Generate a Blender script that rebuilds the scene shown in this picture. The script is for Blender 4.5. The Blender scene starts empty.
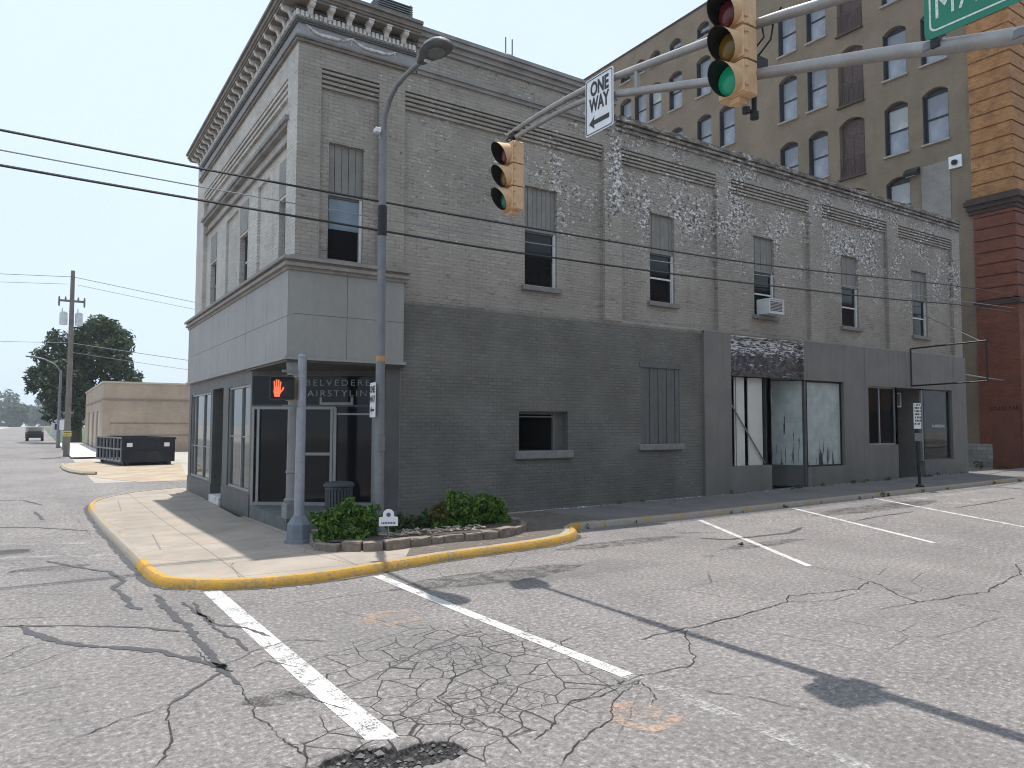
import bpy, math, random
import numpy as np
from mathutils import Vector, Matrix, noise
from mathutils.geometry import delaunay_2d_cdt
random.seed(7)
R_ = math.radians
sc = bpy.context.scene
col = sc.collection

# ------------------------------------------------------------------ camera
CAMH = 2.05; FPX = 725.0
yaw, pitch, roll = R_(33.1), R_(3.18), R_(0.16)
fw = Vector((math.sin(yaw)*math.cos(pitch), math.cos(yaw)*math.cos(pitch), math.sin(pitch)))
rt = Vector((math.cos(yaw), -math.sin(yaw), 0)); up = rt.cross(fw)
rt, up = rt*math.cos(roll)+up*math.sin(roll), up*math.cos(roll)-rt*math.sin(roll)
cam_d = bpy.data.cameras.new('camera'); cam = bpy.data.objects.new('camera', cam_d); col.objects.link(cam)
cam.matrix_world = Matrix(((rt.x, up.x, -fw.x, 0), (rt.y, up.y, -fw.y, 0), (rt.z, up.z, -fw.z, CAMH), (0, 0, 0, 1)))
cam_d.sensor_width = 36; cam_d.lens = FPX/1024*36
cam_d.clip_start = 0.05; cam_d.clip_end = 6000
sc.camera = cam
sc.cycles.pixel_filter_type = 'BLACKMAN_HARRIS'; sc.cycles.filter_width = 1.05

# ------------------------------------------------------------------ light
SUN = Vector((0.092, 0.24, 1.0)).normalized()
w = bpy.data.worlds.new('World'); sc.world = w; w.use_nodes = True
nt = w.node_tree; bg = nt.nodes['Background']
sky = nt.nodes.new('ShaderNodeTexSky'); sky.sky_type = 'NISHITA'; sky.sun_disc = False
sky.sun_elevation = math.asin(SUN.z); sky.sun_rotation = math.atan2(SUN.x, SUN.y)
sky.air_density = 1.0; sky.dust_density = 4.0; sky.ozone_density = 1.0; sky.altitude = 200
hazy = nt.nodes.new('ShaderNodeMix'); hazy.data_type = 'RGBA'; hazy.inputs[0].default_value = 0.72     # summer haze whitens the whole dome
wc = nt.nodes.new('ShaderNodeTexCoord'); wn = nt.nodes.new('ShaderNodeTexNoise'); wn.inputs['Scale'].default_value = 1.6; wn.inputs['Detail'].default_value = 5; nt.links.new(wc.outputs['Generated'], wn.inputs['Vector'])
wr = nt.nodes.new('ShaderNodeMapRange'); nt.links.new(wn.outputs['Fac'], wr.inputs[0]); wr.inputs[1].default_value = .35; wr.inputs[2].default_value = .65; wr.inputs[3].default_value = .74; wr.inputs[4].default_value = .9; nt.links.new(wr.outputs[0], hazy.inputs[0])
nt.links.new(sky.outputs[0], hazy.inputs[6]); hazy.inputs[7].default_value = (5.6, 6.65, 8.0, 1)
nt.links.new(hazy.outputs[2], bg.inputs[0]); bg.inputs[1].default_value = 0.12
sd = bpy.data.lights.new('sun', 'SUN'); sd.energy = 4.0; sd.angle = R_(0.6); sd.color = (1, 0.95, 0.88)
so = bpy.data.objects.new('sun', sd); col.objects.link(so)
so.rotation_euler = (-SUN).to_track_quat('-Z', 'Y').to_euler(); so.location = (0, 0, 60)
sc.view_settings.view_transform = 'Standard'; sc.view_settings.look = 'None'
sc.view_settings.gamma = 1; sc.view_settings.use_curve_mapping = False
sc.view_settings.exposure = 0.35

# ------------------------------------------------------------------ geometry helpers
def sm(t): t = max(0., min(1., t)); return t*t*(3-2*t)
POT = [(1.72, 4.36, .26, .13), (2.13, 4.19, .23, .17), (1.93, 4.24, .3, .12)]
def zbase(x, y): return .0105*max(0., min(x-12, 34)) - .09*sm((y-11)/7)*(1-sm((x-4)/6))
def potd(x, y):
    d = 0
    for cx, cy, a, b in POT:
        q = math.hypot((x-cx)/a, (y-cy)/b) + .30*noise.noise((x*6, y*6, 3)) + .10*noise.noise((x*15, y*15, 1))
        d = max(d, sm((1.15-q)/.4))
    return d
def zr(x, y):
    z = zbase(x, y)
    if 1.2 < x < 2.75 and 3.5 < y < 4.95: z -= .05*potd(x, y)+.012*potd(x, y)*noise.noise((x*30, y*30, 4))
    return z
def zs(x, y): return zbase(x, y)+.10
def gp(px, py, z=0.0):
    d = fw + rt*((px-512)/FPX) - up*((py-384)/FPX); t = (z-CAMH)/d.z
    return (d.x*t, d.y*t)

class MB:
    def __init__(s): s.v = []; s.f = []; s.m = []
    def add(s, vs, fs, m=0):
        o = len(s.v); s.v += [tuple(p) for p in vs]; s.f += [tuple(i+o for i in f) for f in fs]; s.m += [m]*len(fs); return s
    def box(s, x0, x1, y0, y1, z0, z1, m=0):
        v = [(x, y, z) for z in (z0, z1) for y in (y0, y1) for x in (x0, x1)]
        return s.add(v, [(0, 2, 3, 1), (4, 5, 7, 6), (0, 1, 5, 4), (2, 6, 7, 3), (0, 4, 6, 2), (1, 3, 7, 5)], m)
    def cbox(s, x0, x1, y0, y1, z0, z1, c=.01, m=0):      # bevelled box (top and vertical edges)
        pts = [(x0+c, y0), (x1-c, y0), (x1, y0+c), (x1, y1-c), (x1-c, y1), (x0+c, y1), (x0, y1-c), (x0, y0+c)]
        ins = [(min(max(x, x0+c), x1-c), min(max(y, y0+c), y1-c)) for x, y in pts]
        v = [(x, y, z0) for x, y in pts]+[(x, y, z1-c) for x, y in pts]+[(x*.999+ins[i][0]*.001 if 0 else ins[i][0], ins[i][1], z1) for i, (x, y) in enumerate(pts)]
        f = [(i, (i+1) % 8, 8+(i+1) % 8, 8+i) for i in range(8)]+[(8+i, 8+(i+1) % 8, 16+(i+1) % 8, 16+i) for i in range(8)]+[tuple(range(16, 24)), tuple(range(7, -1, -1))]
        return s.add(v, f, m)
    def poly(s, pts, m=0): return s.add(pts, [tuple(range(len(pts)))], m)
    def extrude(s, pts, vec, m=0):
        n = len(pts); v = list(pts)+[(p[0]+vec[0], p[1]+vec[1], p[2]+vec[2]) for p in pts]
        return s.add(v, [tuple(range(n)), tuple(range(2*n-1, n-1, -1))]+[(i, i+n, (i+1) % n+n, (i+1) % n) for i in range(n)], m)
    def tube(s, path, r, n=8, m=0, cap=True):
        P = [Vector(p) for p in path]; k = len(P); rr = r if isinstance(r, (list, tuple)) else [r]*k
        t0 = (P[1]-P[0]).normalized(); a = t0.orthogonal().normalized(); vs = []
        for i in range(k):
            t = (P[min(i+1, k-1)]-P[max(i-1, 0)]).normalized()
            a = (a-t*a.dot(t)).normalized(); b = t.cross(a)
            vs += [P[i]+(a*math.cos(2*math.pi*j/n)+b*math.sin(2*math.pi*j/n))*rr[i] for j in range(n)]
        fs = [(i*n+j, i*n+(j+1) % n, (i+1)*n+(j+1) % n, (i+1)*n+j) for i in range(k-1) for j in range(n)]
        if cap: fs += [tuple(range(n-1, -1, -1)), tuple(range((k-1)*n, k*n))]
        return s.add(vs, fs, m)
    def lathe(s, prof, c, n=16, m=0):
        vs = [(c[0]+r*math.cos(2*math.pi*j/n), c[1]+r*math.sin(2*math.pi*j/n), c[2]+z) for r, z in prof for j in range(n)]
        k = len(prof)
        fs = [(i*n+j, i*n+(j+1) % n, (i+1)*n+(j+1) % n, (i+1)*n+j) for i in range(k-1) for j in range(n)]
        fs += [tuple(range(n-1, -1, -1)), tuple(range((k-1)*n, k*n))]
        return s.add(vs, fs, m)
    def wall(s, ax, c, u0, u1, z0, z1, holes=(), m=0, into=1):
        """vertical wall, plane ax=c, holes=(u0,u1,z0,z1,depth[,arch rise])"""
        def P(u, z, d=0): return (u, c+d*into, z) if ax == 'y' else (c+d*into, u, z)
        us = sorted({u0, u1, *[h[0] for h in holes], *[h[1] for h in holes]}); zz = sorted({z0, z1, *[h[2] for h in holes], *[h[3] for h in holes]})
        us = [u for u in us if u0 <= u <= u1]; zz = [z for z in zz if z0 <= z <= z1]
        for a, b in zip(us, us[1:]):
            for e, g in zip(zz, zz[1:]):
                mu, mz = (a+b)/2, (e+g)/2
                if any(h[0] < mu < h[1] and h[2] < mz < h[3] for h in holes): continue
                s.poly([P(a, e), P(b, e), P(b, g), P(a, g)], m)
        for h in holes:
            a, b, e, g, d = h[:5]; rise = h[5] if len(h) > 5 else 0
            s.poly([P(a, e), P(a, g-rise), P(a, g-rise, d), P(a, e, d)], m); s.poly([P(b, e), P(b, e, d), P(b, g-rise, d), P(b, g-rise)], m)
            s.poly([P(a, e), P(a, e, d), P(b, e, d), P(b, e)], m)
            if not rise: s.poly([P(a, g), P(b, g), P(b, g, d), P(a, g, d)], m)
            else:
                n = 8; arc = []
                for i in range(n+1):
                    t = i/n; arc.append((a+(b-a)*t, g-rise+rise*(1-(2*t-1)**2)))
                for (p, q), (r_, q2) in zip(arc, arc[1:]):
                    if abs(q-g)+abs(q2-g) > 1e-6: s.poly([P(p, q), P(r_, q2), P(r_, g), P(p, g)], m)
                    s.poly([P(p, q), P(r_, q2), P(r_, q2, d), P(p, q, d)], m)
        return s
    def build(s, name, mat, root=None, parent=None, smooth=False, origin=None):
        """root: the thing whose base is the origin; parent: the direct parent (a part) if any"""
        o0 = Vector(origin) if origin else (Vector(root.location) if root else Vector((0, 0, 0)))
        me = bpy.data.meshes.new(name)
        me.from_pydata([(p[0]-o0.x, p[1]-o0.y, p[2]-o0.z) for p in s.v], [], s.f)
        for mm in (mat if isinstance(mat, (list, tuple)) else [mat]): me.materials.append(mm)
        me.polygons.foreach_set('material_index', s.m)
        if smooth:
            me.polygons.foreach_set('use_smooth', [True]*len(s.f)); 
        me.update()
        ob = bpy.data.objects.new(name, me); col.objects.link(ob)
        if root or parent: ob.parent = parent or root
        if smooth and smooth != 'all':
            me.set_sharp_from_angle(angle=R_(40))
        if origin and not root: ob.location = o0
        return ob

def tag(o, label=None, cat=None, group=None, kind=None):
    if label: o['label'] = label
    if cat: o['category'] = cat
    if group: o['group'] = group
    if kind: o['kind'] = kind
    return o
def thing(name, label, cat, loc, group=None, rz=0):
    o = bpy.data.objects.new(name, None); col.objects.link(o); o.location = loc; o.rotation_euler.z = rz
    o.empty_display_size = .2
    return tag(o, label, cat, group)
def copy_tree(o, parent=None):
    c = o.copy(); col.objects.link(c)
    if parent: c.parent = parent
    for ch in list(o.children): copy_tree(ch, c)
    return c
def struct(o): return tag(o, kind='structure')

# ------------------------------------------------------------------ materials
class N:
    def __init__(s, name):
        s.mat = bpy.data.materials.new(name); s.mat.use_nodes = True; s.t = s.mat.node_tree
        s.b = s.t.nodes['Principled BSDF']; s.o = s.t.nodes['Material Output']
        s.tc = s.t.nodes.new('ShaderNodeTexCoord'); s.P = s.tc.outputs['Object']
    def n(s, k): return s.t.nodes.new('ShaderNode'+k)
    def L(s, a, b): s.t.links.new(a, b)
    def put(s, sock, v):
        if isinstance(v, bpy.types.NodeSocket): s.L(v, sock)
        elif v is not None: sock.default_value = v
    def math(s, op, a, b=None, c=None, clamp=False):
        m = s.n('Math'); m.operation = op; m.use_clamp = clamp
        s.put(m.inputs[0], a); s.put(m.inputs[1], b)
        if c is not None: s.put(m.inputs[2], c)
        return m.outputs[0]
    def noise(s, scale, detail=4, rough=.55, vec=None, dist=0):
        m = s.n('TexNoise'); m.inputs['Scale'].default_value = scale; m.inputs['Detail'].default_value = detail
        m.inputs['Roughness'].default_value = rough; m.inputs['Distortion'].default_value = dist
        s.L(vec if vec else s.P, m.inputs['Vector']); return m.outputs['Fac']
    def vor(s, scale, feat='DISTANCE_TO_EDGE', vec=None):
        m = s.n('TexVoronoi'); m.feature = feat; m.inputs['Scale'].default_value = scale
        s.L(vec if vec else s.P, m.inputs['Vector']); return m.outputs['Distance']
    def ramp(s, fac, a, b, ca=0., cb=1.):
        m = s.n('MapRange'); m.interpolation_type = 'SMOOTHSTEP'; s.put(m.inputs[0], fac)
        for i, v in enumerate((a, b, ca, cb)): m.inputs[i+1].default_value = v
        return m.outputs[0]
    def mix(s, fac, a, b):
        m = s.n('Mix'); m.data_type = 'RGBA'; s.put(m.inputs[0], fac)
        s.put(m.inputs[6], a if not isinstance(a, tuple) else (*a[:3], 1)); s.put(m.inputs[7], b if not isinstance(b, tuple) else (*b[:3], 1)); return m.outputs[2]
    def scale(s, v, sc_): 
        m = s.n('Mapping'); s.L(v, m.inputs[0]); m.inputs['Scale'].default_value = sc_; return m.outputs[0]
    def sep(s, v=None):
        m = s.n('SeparateXYZ'); s.L(v if v else s.P, m.inputs[0]); return m.outputs
    def comb(s, x, y, z=0.):
        m = s.n('CombineXYZ'); s.put(m.inputs[0], x); s.put(m.inputs[1], y); s.put(m.inputs[2], z); return m.outputs[0]
    def bump(s, h, st=.3, d=.01, prev=None):
        m = s.n('Bump'); m.inputs['Strength'].default_value = st; m.inputs['Distance'].default_value = d; s.L(h, m.inputs['Height'])
        if prev: s.L(prev, m.inputs['Normal'])
        s.L(m.outputs[0], s.b.inputs['Normal']); return m.outputs[0]
    def done(s, colr, rough=.7, metal=0., spec=.4):
        if isinstance(colr, tuple): colr = (*colr[:3], 1)
        s.put(s.b.inputs['Base Color'], colr); s.put(s.b.inputs['Roughness'], rough); s.b.inputs['Metallic'].default_value = metal
        s.b.inputs['Specular IOR Level'].default_value = spec; return s.mat

def plain(name, c, rough=.6, metal=0., var=.18, scale=3., bump=0., spec=.4, dirt=None, streak=0.):
    k = N(name); a = k.noise(scale, 6, .6); b = k.noise(scale*9, 4)
    f = k.math('ADD', k.math('MULTIPLY', a, .65), k.math('MULTIPLY', b, .35))
    cl = k.mix(k.ramp(f, .3, .7), tuple(x*(1-var) for x in c), tuple(min(1, x*(1+var)) for x in c))
    if dirt: cl = k.mix(k.ramp(k.noise(scale*.7, 8, .65), .52, .7, 0, dirt[3]), cl, dirt[:3])
    if streak:
        cl = k.mix(k.ramp(k.noise(1, 6, .7, k.scale(k.P, (5, 5, .25))), .5, .72, 0, streak), cl, tuple(v*.55 for v in c)); cl = k.mix(k.ramp(k.noise(1, 6, .7, k.scale(k.P, (3, 3, .3))), .58, .75, 0, streak*.7), cl, tuple(min(1, v*1.5) for v in c)); cl = k.mix(k.ramp(k.noise(11, 6, .75), .64, .72, 0, streak), cl, tuple(v*.5 for v in c))
    if bump: k.bump(b, bump, .01)
    return k.done(cl, k.ramp(b, .2, .8, max(.05, rough-.1), min(1, rough+.1)), metal, spec)

def brick_mat(name, c_hi, c_lo=None, split=4.57, x_lo=(6.12, 30), flake=0., mort=.75, org=(0, 0, 0), bw=.215, rh=.076, vary=.13, cnoise=None):
    """painted brickwork; c_lo: darker paint coat below split; flake: how much paint has come off"""
    k = N(name); x, y, z = k.sep()
    ax = k.math('ADD', x, org[0]); az = k.math('ADD', z, org[2])
    wv = k.math('MULTIPLY', k.math('SUBTRACT', k.noise(6, 3), .5), .035)
    uv = k.comb(k.math('ADD', k.math('ADD', x, y), wv), k.math('ADD', z, k.math('MULTIPLY', k.math('SUBTRACT', k.noise(4.3, 3), .5), .03)))
    br = k.n('TexBrick'); k.L(uv, br.inputs['Vector']); br.inputs['Scale'].default_value = 1
    br.inputs['Brick Width'].default_value = bw; br.inputs['Row Height'].default_value = rh; br.inputs['Mortar Size'].default_value = .009
    br.inputs['Mortar Smooth'].default_value = .4; br.inputs['Bias'].default_value = 0
    br.inputs['Color1'].default_value = (1-vary,)*3+(1,); br.inputs['Color2'].default_value = (1+vary,)*3+(1,); br.inputs['Mortar'].default_value = (mort,)*3+(1,)
    big = k.noise(.45, 6, .62); mid = k.noise(2.2, 6, .65); fine = k.noise(38, 4, .6)
    paint = k.mix(k.ramp(big, .3, .7), tuple(v*.86 for v in c_hi), tuple(v*1.12 for v in c_hi))
    if cnoise: paint = k.mix(k.ramp(mid, .42, .66, 0, .8), paint, cnoise)
    if c_lo:
        lo = k.mix(k.ramp(k.noise(.8, 5), .3, .7), tuple(v*.86 for v in c_lo), tuple(v*1.18 for v in c_lo))
        zz = k.math('ADD', az, k.math('MULTIPLY', k.math('SUBTRACT', mid, .5), .16))
        inx = k.math('MULTIPLY', k.ramp(ax, x_lo[0], x_lo[0]+.05), k.ramp(k.math('ADD', y, org[1]), 13.9, 13.8))
        paint = k.mix(k.math('MULTIPLY', k.ramp(zz, split+.07, split-.07), inx), paint, lo)
    # vertical grime
    gr = k.noise(1.0, 7, .7, k.scale(k.P, (2.2, 2.2, .35)))
    paint = k.mix(k.ramp(gr, .5, .78, 0, .45), paint, tuple(v*.55 for v in c_hi))
    m = k.n('Mix'); m.data_type = 'RGBA'; m.blend_type = 'MULTIPLY'; k.L(k.ramp(k.noise(1.9, 6, .7), .36, .66, .25, 1.), m.inputs[0]); k.L(paint, m.inputs[6]); k.L(br.outputs['Color'], m.inputs[7])
    cl = m.outputs[2]
    cl = k.mix(k.ramp(k.noise(5.5, 6, .8, k.scale(k.P, (1, 1, 3.2))), .57, .70, 0, .6), cl, tuple(v*.42 for v in c_hi))
    cl = k.mix(k.ramp(k.noise(7.5, 6, .8, k.scale(k.P, (1, 1, 2.6))), .60, .72, 0, .45), cl, tuple(v*1.7 for v in c_hi) if not c_lo else tuple(v*1.5 for v in c_lo))
    rgh = k.math('MULTIPLY', fine, 1.)
    sm_ = k.noise(1, 5, .7, k.scale(k.P, (1.1, 1.1, 11))); cl = k.mix(k.ramp(sm_, .55, .72, 0, .35), cl, tuple(min(1, v*1.45) for v in (c_lo or c_hi))); cl = k.mix(k.ramp(k.noise(1, 6, .75, k.scale(k.P, (2.6, 2.6, 14))), .56, .68, 0, .6), cl, tuple(v*.4 for v in (c_lo or c_hi)))
    if flake:
        zone = k.math('MULTIPLY', k.ramp(ax, 4., 14., .42, 1.), k.ramp(az, 4.4, 8.2, .2, 1.))
        zone = k.math('MULTIPLY', zone, k.ramp(k.noise(.9, 3, .5, k.scale(k.P, (1, 1, .8))), .34, .68))
        if flake > .9:
            g1 = k.math('ADD', k.math('POWER', k.math('DIVIDE', k.math('SUBTRACT', ax, 22.4), 1.5), 2.), k.math('POWER', k.math('DIVIDE', k.math('SUBTRACT', az, 8.35), .6), 2.)); g2 = k.math('ADD', k.math('POWER', k.math('DIVIDE', k.math('SUBTRACT', ax, 15.9), .9), 2.), k.math('POWER', k.math('DIVIDE', k.math('SUBTRACT', az, 7.9), 1.3), 2.)); g3 = k.math('ADD', k.math('POWER', k.math('DIVIDE', k.math('SUBTRACT', ax, 11.9), .6), 2.), k.math('POWER', k.math('DIVIDE', k.math('SUBTRACT', az, 8.7), 1.0), 2.))
            gm_ = k.math('MINIMUM', k.math('MINIMUM', g1, g2), g3); zone = k.math('ADD', zone, k.ramp(k.math('ADD', gm_, k.math('MULTIPLY', k.noise(1.5, 4), .8)), .2, 2.6, .30, 0))
        zone = k.math('ADD', zone, k.math('MULTIPLY', k.ramp(az, 4.8, 6.8), k.ramp(ax, 6, 12, .2, .50)))
        fl = k.noise(7.5, 8, .78, k.scale(k.P, (1, 1, 1.8)))
        th = k.math('ADD', fl, k.math('MULTIPLY', zone, .105*flake))
        cl = k.mix(k.ramp(k.noise(14, 7, .7), .62, .66, 0, .6), cl, tuple(v*.45 for v in c_hi))
        cl = k.mix(k.math('MULTIPLY', k.ramp(th, .665, .69), k.ramp(zone, .02, .1)), cl, (.70, .68, .66))
        th2 = k.math('ADD', k.noise(7, 8, .7, k.scale(k.P, (1.3, 1.3, 1.5))), k.math('MULTIPLY', zone, .10*flake))
        cl = k.mix(k.math('MULTIPLY', k.ramp(th2, .665, .685), .8), cl, (.045, .04, .04))
        dk_ = k.noise(1, 7, .75, k.scale(k.P, (7, 7, .5))); cl = k.mix(k.math('MULTIPLY', k.ramp(dk_, .56, .70, 0, .55), k.ramp(az, 7.4, 9.6, 0, 1)), cl, tuple(v*.45 for v in c_hi))
    # weathered bare courses right under the coping
        up_ = k.math('MULTIPLY', k.ramp(az, 9.15, 9.6), k.ramp(ax, 11.9, 12.1))
        cl = k.mix(k.math('MULTIPLY', up_, k.ramp(k.noise(3.5, 8, .8, k.scale(k.P, (.6, .6, 1.6))), .43, .55, 0, .85)), cl, (.085, .07, .06))
    h = k.math('ADD', k.math('MULTIPLY', br.outputs['Fac'], -1), k.math('MULTIPLY', fine, .35))
    k.bump(h, .35, .012)
    return k.done(cl, .75, 0, .25)

BX = (3.95, 13.6, .1)
M = {}
M['brick'] = brick_mat('painted_brick', (.305, .28, .243), (.132, .129, .117), flake=1., org=BX, mort=.62)
M['brick_side_lit'] = brick_mat('painted_brick_side_lit', (.50, .475, .43), None, flake=.75, org=BX, mort=.62)  # paler beige paint, lifted further to stand for stronger light on this side
M['brick_trim'] = plain('painted_trim', (.235, .228, .213), .7, var=.2, scale=2, bump=.3, dirt=(.09, .085, .08, .6))
M['cornice_metal'] = plain('cornice_metal', (.17, .15, .13), .6, var=.25, scale=3, bump=.25, dirt=(.11, .08, .06, .6))
M['pale_flaked'] = plain('flaked_pale_paint', (.60, .59, .57), .7, var=.2, scale=9, bump=.3, dirt=(.16, .16, .16, .8))
M['panel'] = plain('painted_panel', (.160, .154, .140), .6, var=.14, scale=1.2, bump=.1, dirt=(.11, .108, .10, .6), streak=.5)
M['fascia'] = plain('painted_metal_fascia', (.27, .268, .248), .55, var=.09, scale=.9, bump=.08, dirt=(.24, .235, .21, .55), streak=.35)
M['dark_panel'] = plain('dark_paint', (.090, .090, .085), .55, var=.2, scale=1.5, bump=.1, streak=.5)
M['roof'] = plain('tar_roof', (.09, .09, .09), .9)
M['black'] = plain('black_paint', (.011, .011, .012), .5, var=.2)
M['dark_void'] = plain('dark_interior', (.008, .008, .008), .9)
M['white_frame'] = plain('white_frame', (.62, .62, .61), .5, var=.1, scale=6, dirt=(.3, .3, .29, .5))
M['alu'] = plain('aluminium_frame', (.27, .275, .27), .45, .3, var=.1)
M['galv'] = plain('galvanised_steel', (.30, .295, .285), .45, .55, var=.15, scale=5)
M['galv_dull'] = plain('painted_steel_pole', (.17, .18, .19), .5, .3, var=.12, scale=5, dirt=(.12, .12, .12, .5))
M['ped_pole'] = plain('blue_gray_pole', (.26, .28, .31), .5, .2, var=.15, scale=5, dirt=(.15, .15, .16, .5))
M['wood_board'] = plain('board_cover', (.20, .193, .175), .7, var=.15, scale=4, dirt=(.15, .14, .13, .5))
M['shutter'] = plain('shutter_boards', (.105, .105, .1), .7, var=.15, scale=4)
M['sill'] = plain('sill_stone', (.19, .185, .18), .8, var=.2, scale=5, bump=.2)
def glass(name, c, rough=.05, spec=.28):
    k = N(name); k.bump(k.noise(1.3, 2), .04, .05); return k.done(k.mix(k.ramp(k.noise(.8, 3), .35, .65), tuple(v*.7 for v in c), tuple(v*1.25 for v in c)), rough, 0, spec)
M['glass_dark'] = glass('dark_glass', (.010, .011, .013))
M['glass_gray'] = glass('gray_glass', (.035, .042, .04), .06, .5)
M['glass_hotel'] = glass('blinded_glass', (.27, .30, .35), .06, .5)
M['glass_white'] = glass('white_blind_glass', (.5, .52, .52), .12)
M['navy'] = plain('navy_frame', (.02, .026, .036), .5)
def clear_glass():
    k = N('clear_glass'); t = k.n('BsdfTransparent'); g = k.n('BsdfGlossy'); g.inputs['Roughness'].default_value = .03; mx = k.n('MixShader')
    t.inputs[0].default_value = (.62, .66, .66, 1); fr = k.n('Fresnel'); fr.inputs[0].default_value = 1.5
    k.L(k.math('MULTIPLY', fr.outputs[0], .8), mx.inputs[0]); k.L(t.outputs[0], mx.inputs[1]); k.L(g.outputs[0], mx.inputs[2]); k.L(mx.outputs[0], k.o.inputs['Surface']); return k.mat
M['glass_clear'] = clear_glass()
def torn():
    k = N('torn_window_film'); x, y, z = k.sep()
    st = k.noise(1, 4, .6, k.scale(k.P, (9, 9, .8))); st = k.math('ADD', k.math('MULTIPLY', st, .8), k.math('MULTIPLY', k.noise(1, 3, .6, k.scale(k.P, (34, 34, .7))), .2)); lo = k.ramp(z, .5, 3.4, .47, .22)
    hole = k.ramp(k.math('SUBTRACT', k.math('SUBTRACT', 1., st), k.math('SUBTRACT', 1., lo)), .0, .02)
    c = k.mix(k.ramp(k.noise(3, 5), .3, .7), (.30, .36, .345), (.42, .47, .45)); c = k.mix(k.ramp(k.noise(1, 4, .6, k.scale(k.P, (30, 30, .6))), .6, .8, 0, .5), c, (.7, .74, .72))
    return k.done(k.mix(hole, c, (.015, .02, .02)), .3)
M['torn'] = torn()
def peel():
    k = N('peeling_signboard'); v = k.scale(k.P, (3.2, 3.2, 16)); a = k.noise(1.2, 8, .75, v, .6)
    x, y, z = k.sep(); gate = k.ramp(z, 3.75, 4.15, -.05, .05)
    c = k.mix(k.ramp(k.noise(6, 5), .4, .6), (.035, .033, .04), (.10, .085, .08)); f = k.ramp(k.math('ADD', a, gate), .53, .58)
    k.bump(f, .4, .01); return k.done(k.mix(f, c, (.60, .60, .61)), .8)
M['peel'] = peel()
M['board_white'] = plain('white_board', (.56, .55, .5), .7, var=.06)
M['hotel'] = brick_mat('brown_painted_brick', (.20, .16, .115), None, mort=.93, vary=.04, bw=.24, rh=.08)
M['hotel_trim'] = plain('hotel_sill', (.3, .28, .26), .8)
M['orange_brick'] = brick_mat('orange_brick', (.37, .19, .078), None, mort=.65, vary=.3, cnoise=(.26, .125, .05))
M['red_brick'] = brick_mat('red_brick', (.185, .062, .036), None, mort=.75, vary=.25, cnoise=(.12, .045, .03))
M['brown_stone'] = plain('brown_stone', (.055, .035, .03), .8, bump=.3)
M['rust_iron'] = plain('rusty_iron', (.075, .05, .045), .7, var=.3, scale=8, dirt=(.16, .13, .12, .6))
M['block'] = brick_mat('gray_block', (.25, .24, .22), None, mort=.85, vary=.1, bw=.42, rh=.21)
M['rubble_stone'] = brick_mat('rough_stone', (.28, .28, .27), None, mort=.3, vary=.4, bw=.42, rh=.17)
M['tan_block'] = brick_mat('tan_block', (.41, .33, .255), None, mort=.93, vary=.05, bw=.4, rh=.2)
M['tan_light'] = plain('tan_doors', (.50, .44, .36), .7, var=.12)
M['tan_dark'] = plain('tan_band', (.24, .20, .16), .8, var=.2)
M['dumpster'] = plain('dark_blue_steel', (.010, .013, .024), .6, .0, var=.3, scale=2, dirt=(.05, .045, .04, .5))
M['wood_pole'] = plain('weathered_wood', (.17, .15, .135), .85, var=.25, scale=2, bump=.4)
M['pale_gray'] = plain('pale_gray_metal', (.55, .58, .6), .5)
M['yellow'] = plain('yellow_marker', (.62, .50, .06), .6)
M['signal_yellow'] = plain('faded_signal_yellow', (.58, .39, .225), .65, var=.1, scale=14, dirt=(.44, .27, .14, .45))
M['lens_red'] = plain('red_lens', (.09, .012, .012), .2); M['lens_amber'] = plain('amber_lens', (.13, .075, .01), .2)
def emis(name, c, s, base=(.02, .02, .02)):
    k = N(name); k.put(k.b.inputs['Emission Color'], (*c, 1)); k.b.inputs['Emission Strength'].default_value = s; return k.done(base, .3)
M['lens_green'] = emis('green_lens_lit', (.0, .30, .15), .2, (.01, .13, .075)); M['hand'] = emis('lit_hand', (1, .10, .035), 1.6)
M['sign_white'] = plain('white_sign', (.72, .74, .76), .4, var=.05, scale=6)
M['sign_green'] = plain('green_sign', (.012, .19, .115), .35, var=.06, scale=6)
M['sign_black'] = plain('sign_ink', (.02, .02, .022), .4)
M['letter_worn'] = plain('worn_letters', (.34, .35, .36), .6, var=.3, scale=30, dirt=(.03, .03, .03, .95))
M['letter_gold'] = plain('worn_reflective_letters', (.62, .68, .62), .5, var=.25, scale=40, dirt=(.25, .4, .33, .7))
M['purple_ink'] = plain('purple_ink', (.10, .09, .2), .5)
M['wire'] = plain('wire_rubber', (.02, .02, .022), .6)
M['wire_pale'] = plain('aluminium_wire', (.22, .23, .25), .5)
M['trash'] = plain('dark_green_gray_steel', (.055, .065, .072), .5, .2)
M['bark'] = plain('bark', (.09, .07, .055), .9, var=.3, scale=6, bump=.5)
M['mulch'] = plain('mulch', (.075, .06, .05), .95, var=.5, scale=18, bump=.8, dirt=(.3, .26, .22, .5))
M['planter_stone'] = plain('planter_stone', (.20, .165, .135), .9, var=.35, scale=9, bump=.6, dirt=(.36, .32, .28, .6))
M['car_paint'] = plain('dark_car_paint', (.02, .022, .026), .25, .2); M['tyre'] = plain('tyre', (.02, .02, .02), .9); M['tail_red'] = plain('tail_light', (.25, .02, .02), .3)
M['chips'] = plain('paint_chips', (.62, .62, .6), .8)
M['orange_tape'] = plain('orange_band', (.5, .24, .04), .6)
M['sheet_metal'] = plain('vent_metal', (.10, .105, .11), .6, .3, var=.3)
M['house_white'] = plain('house_siding', (.55, .56, .56), .7); 

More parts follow.
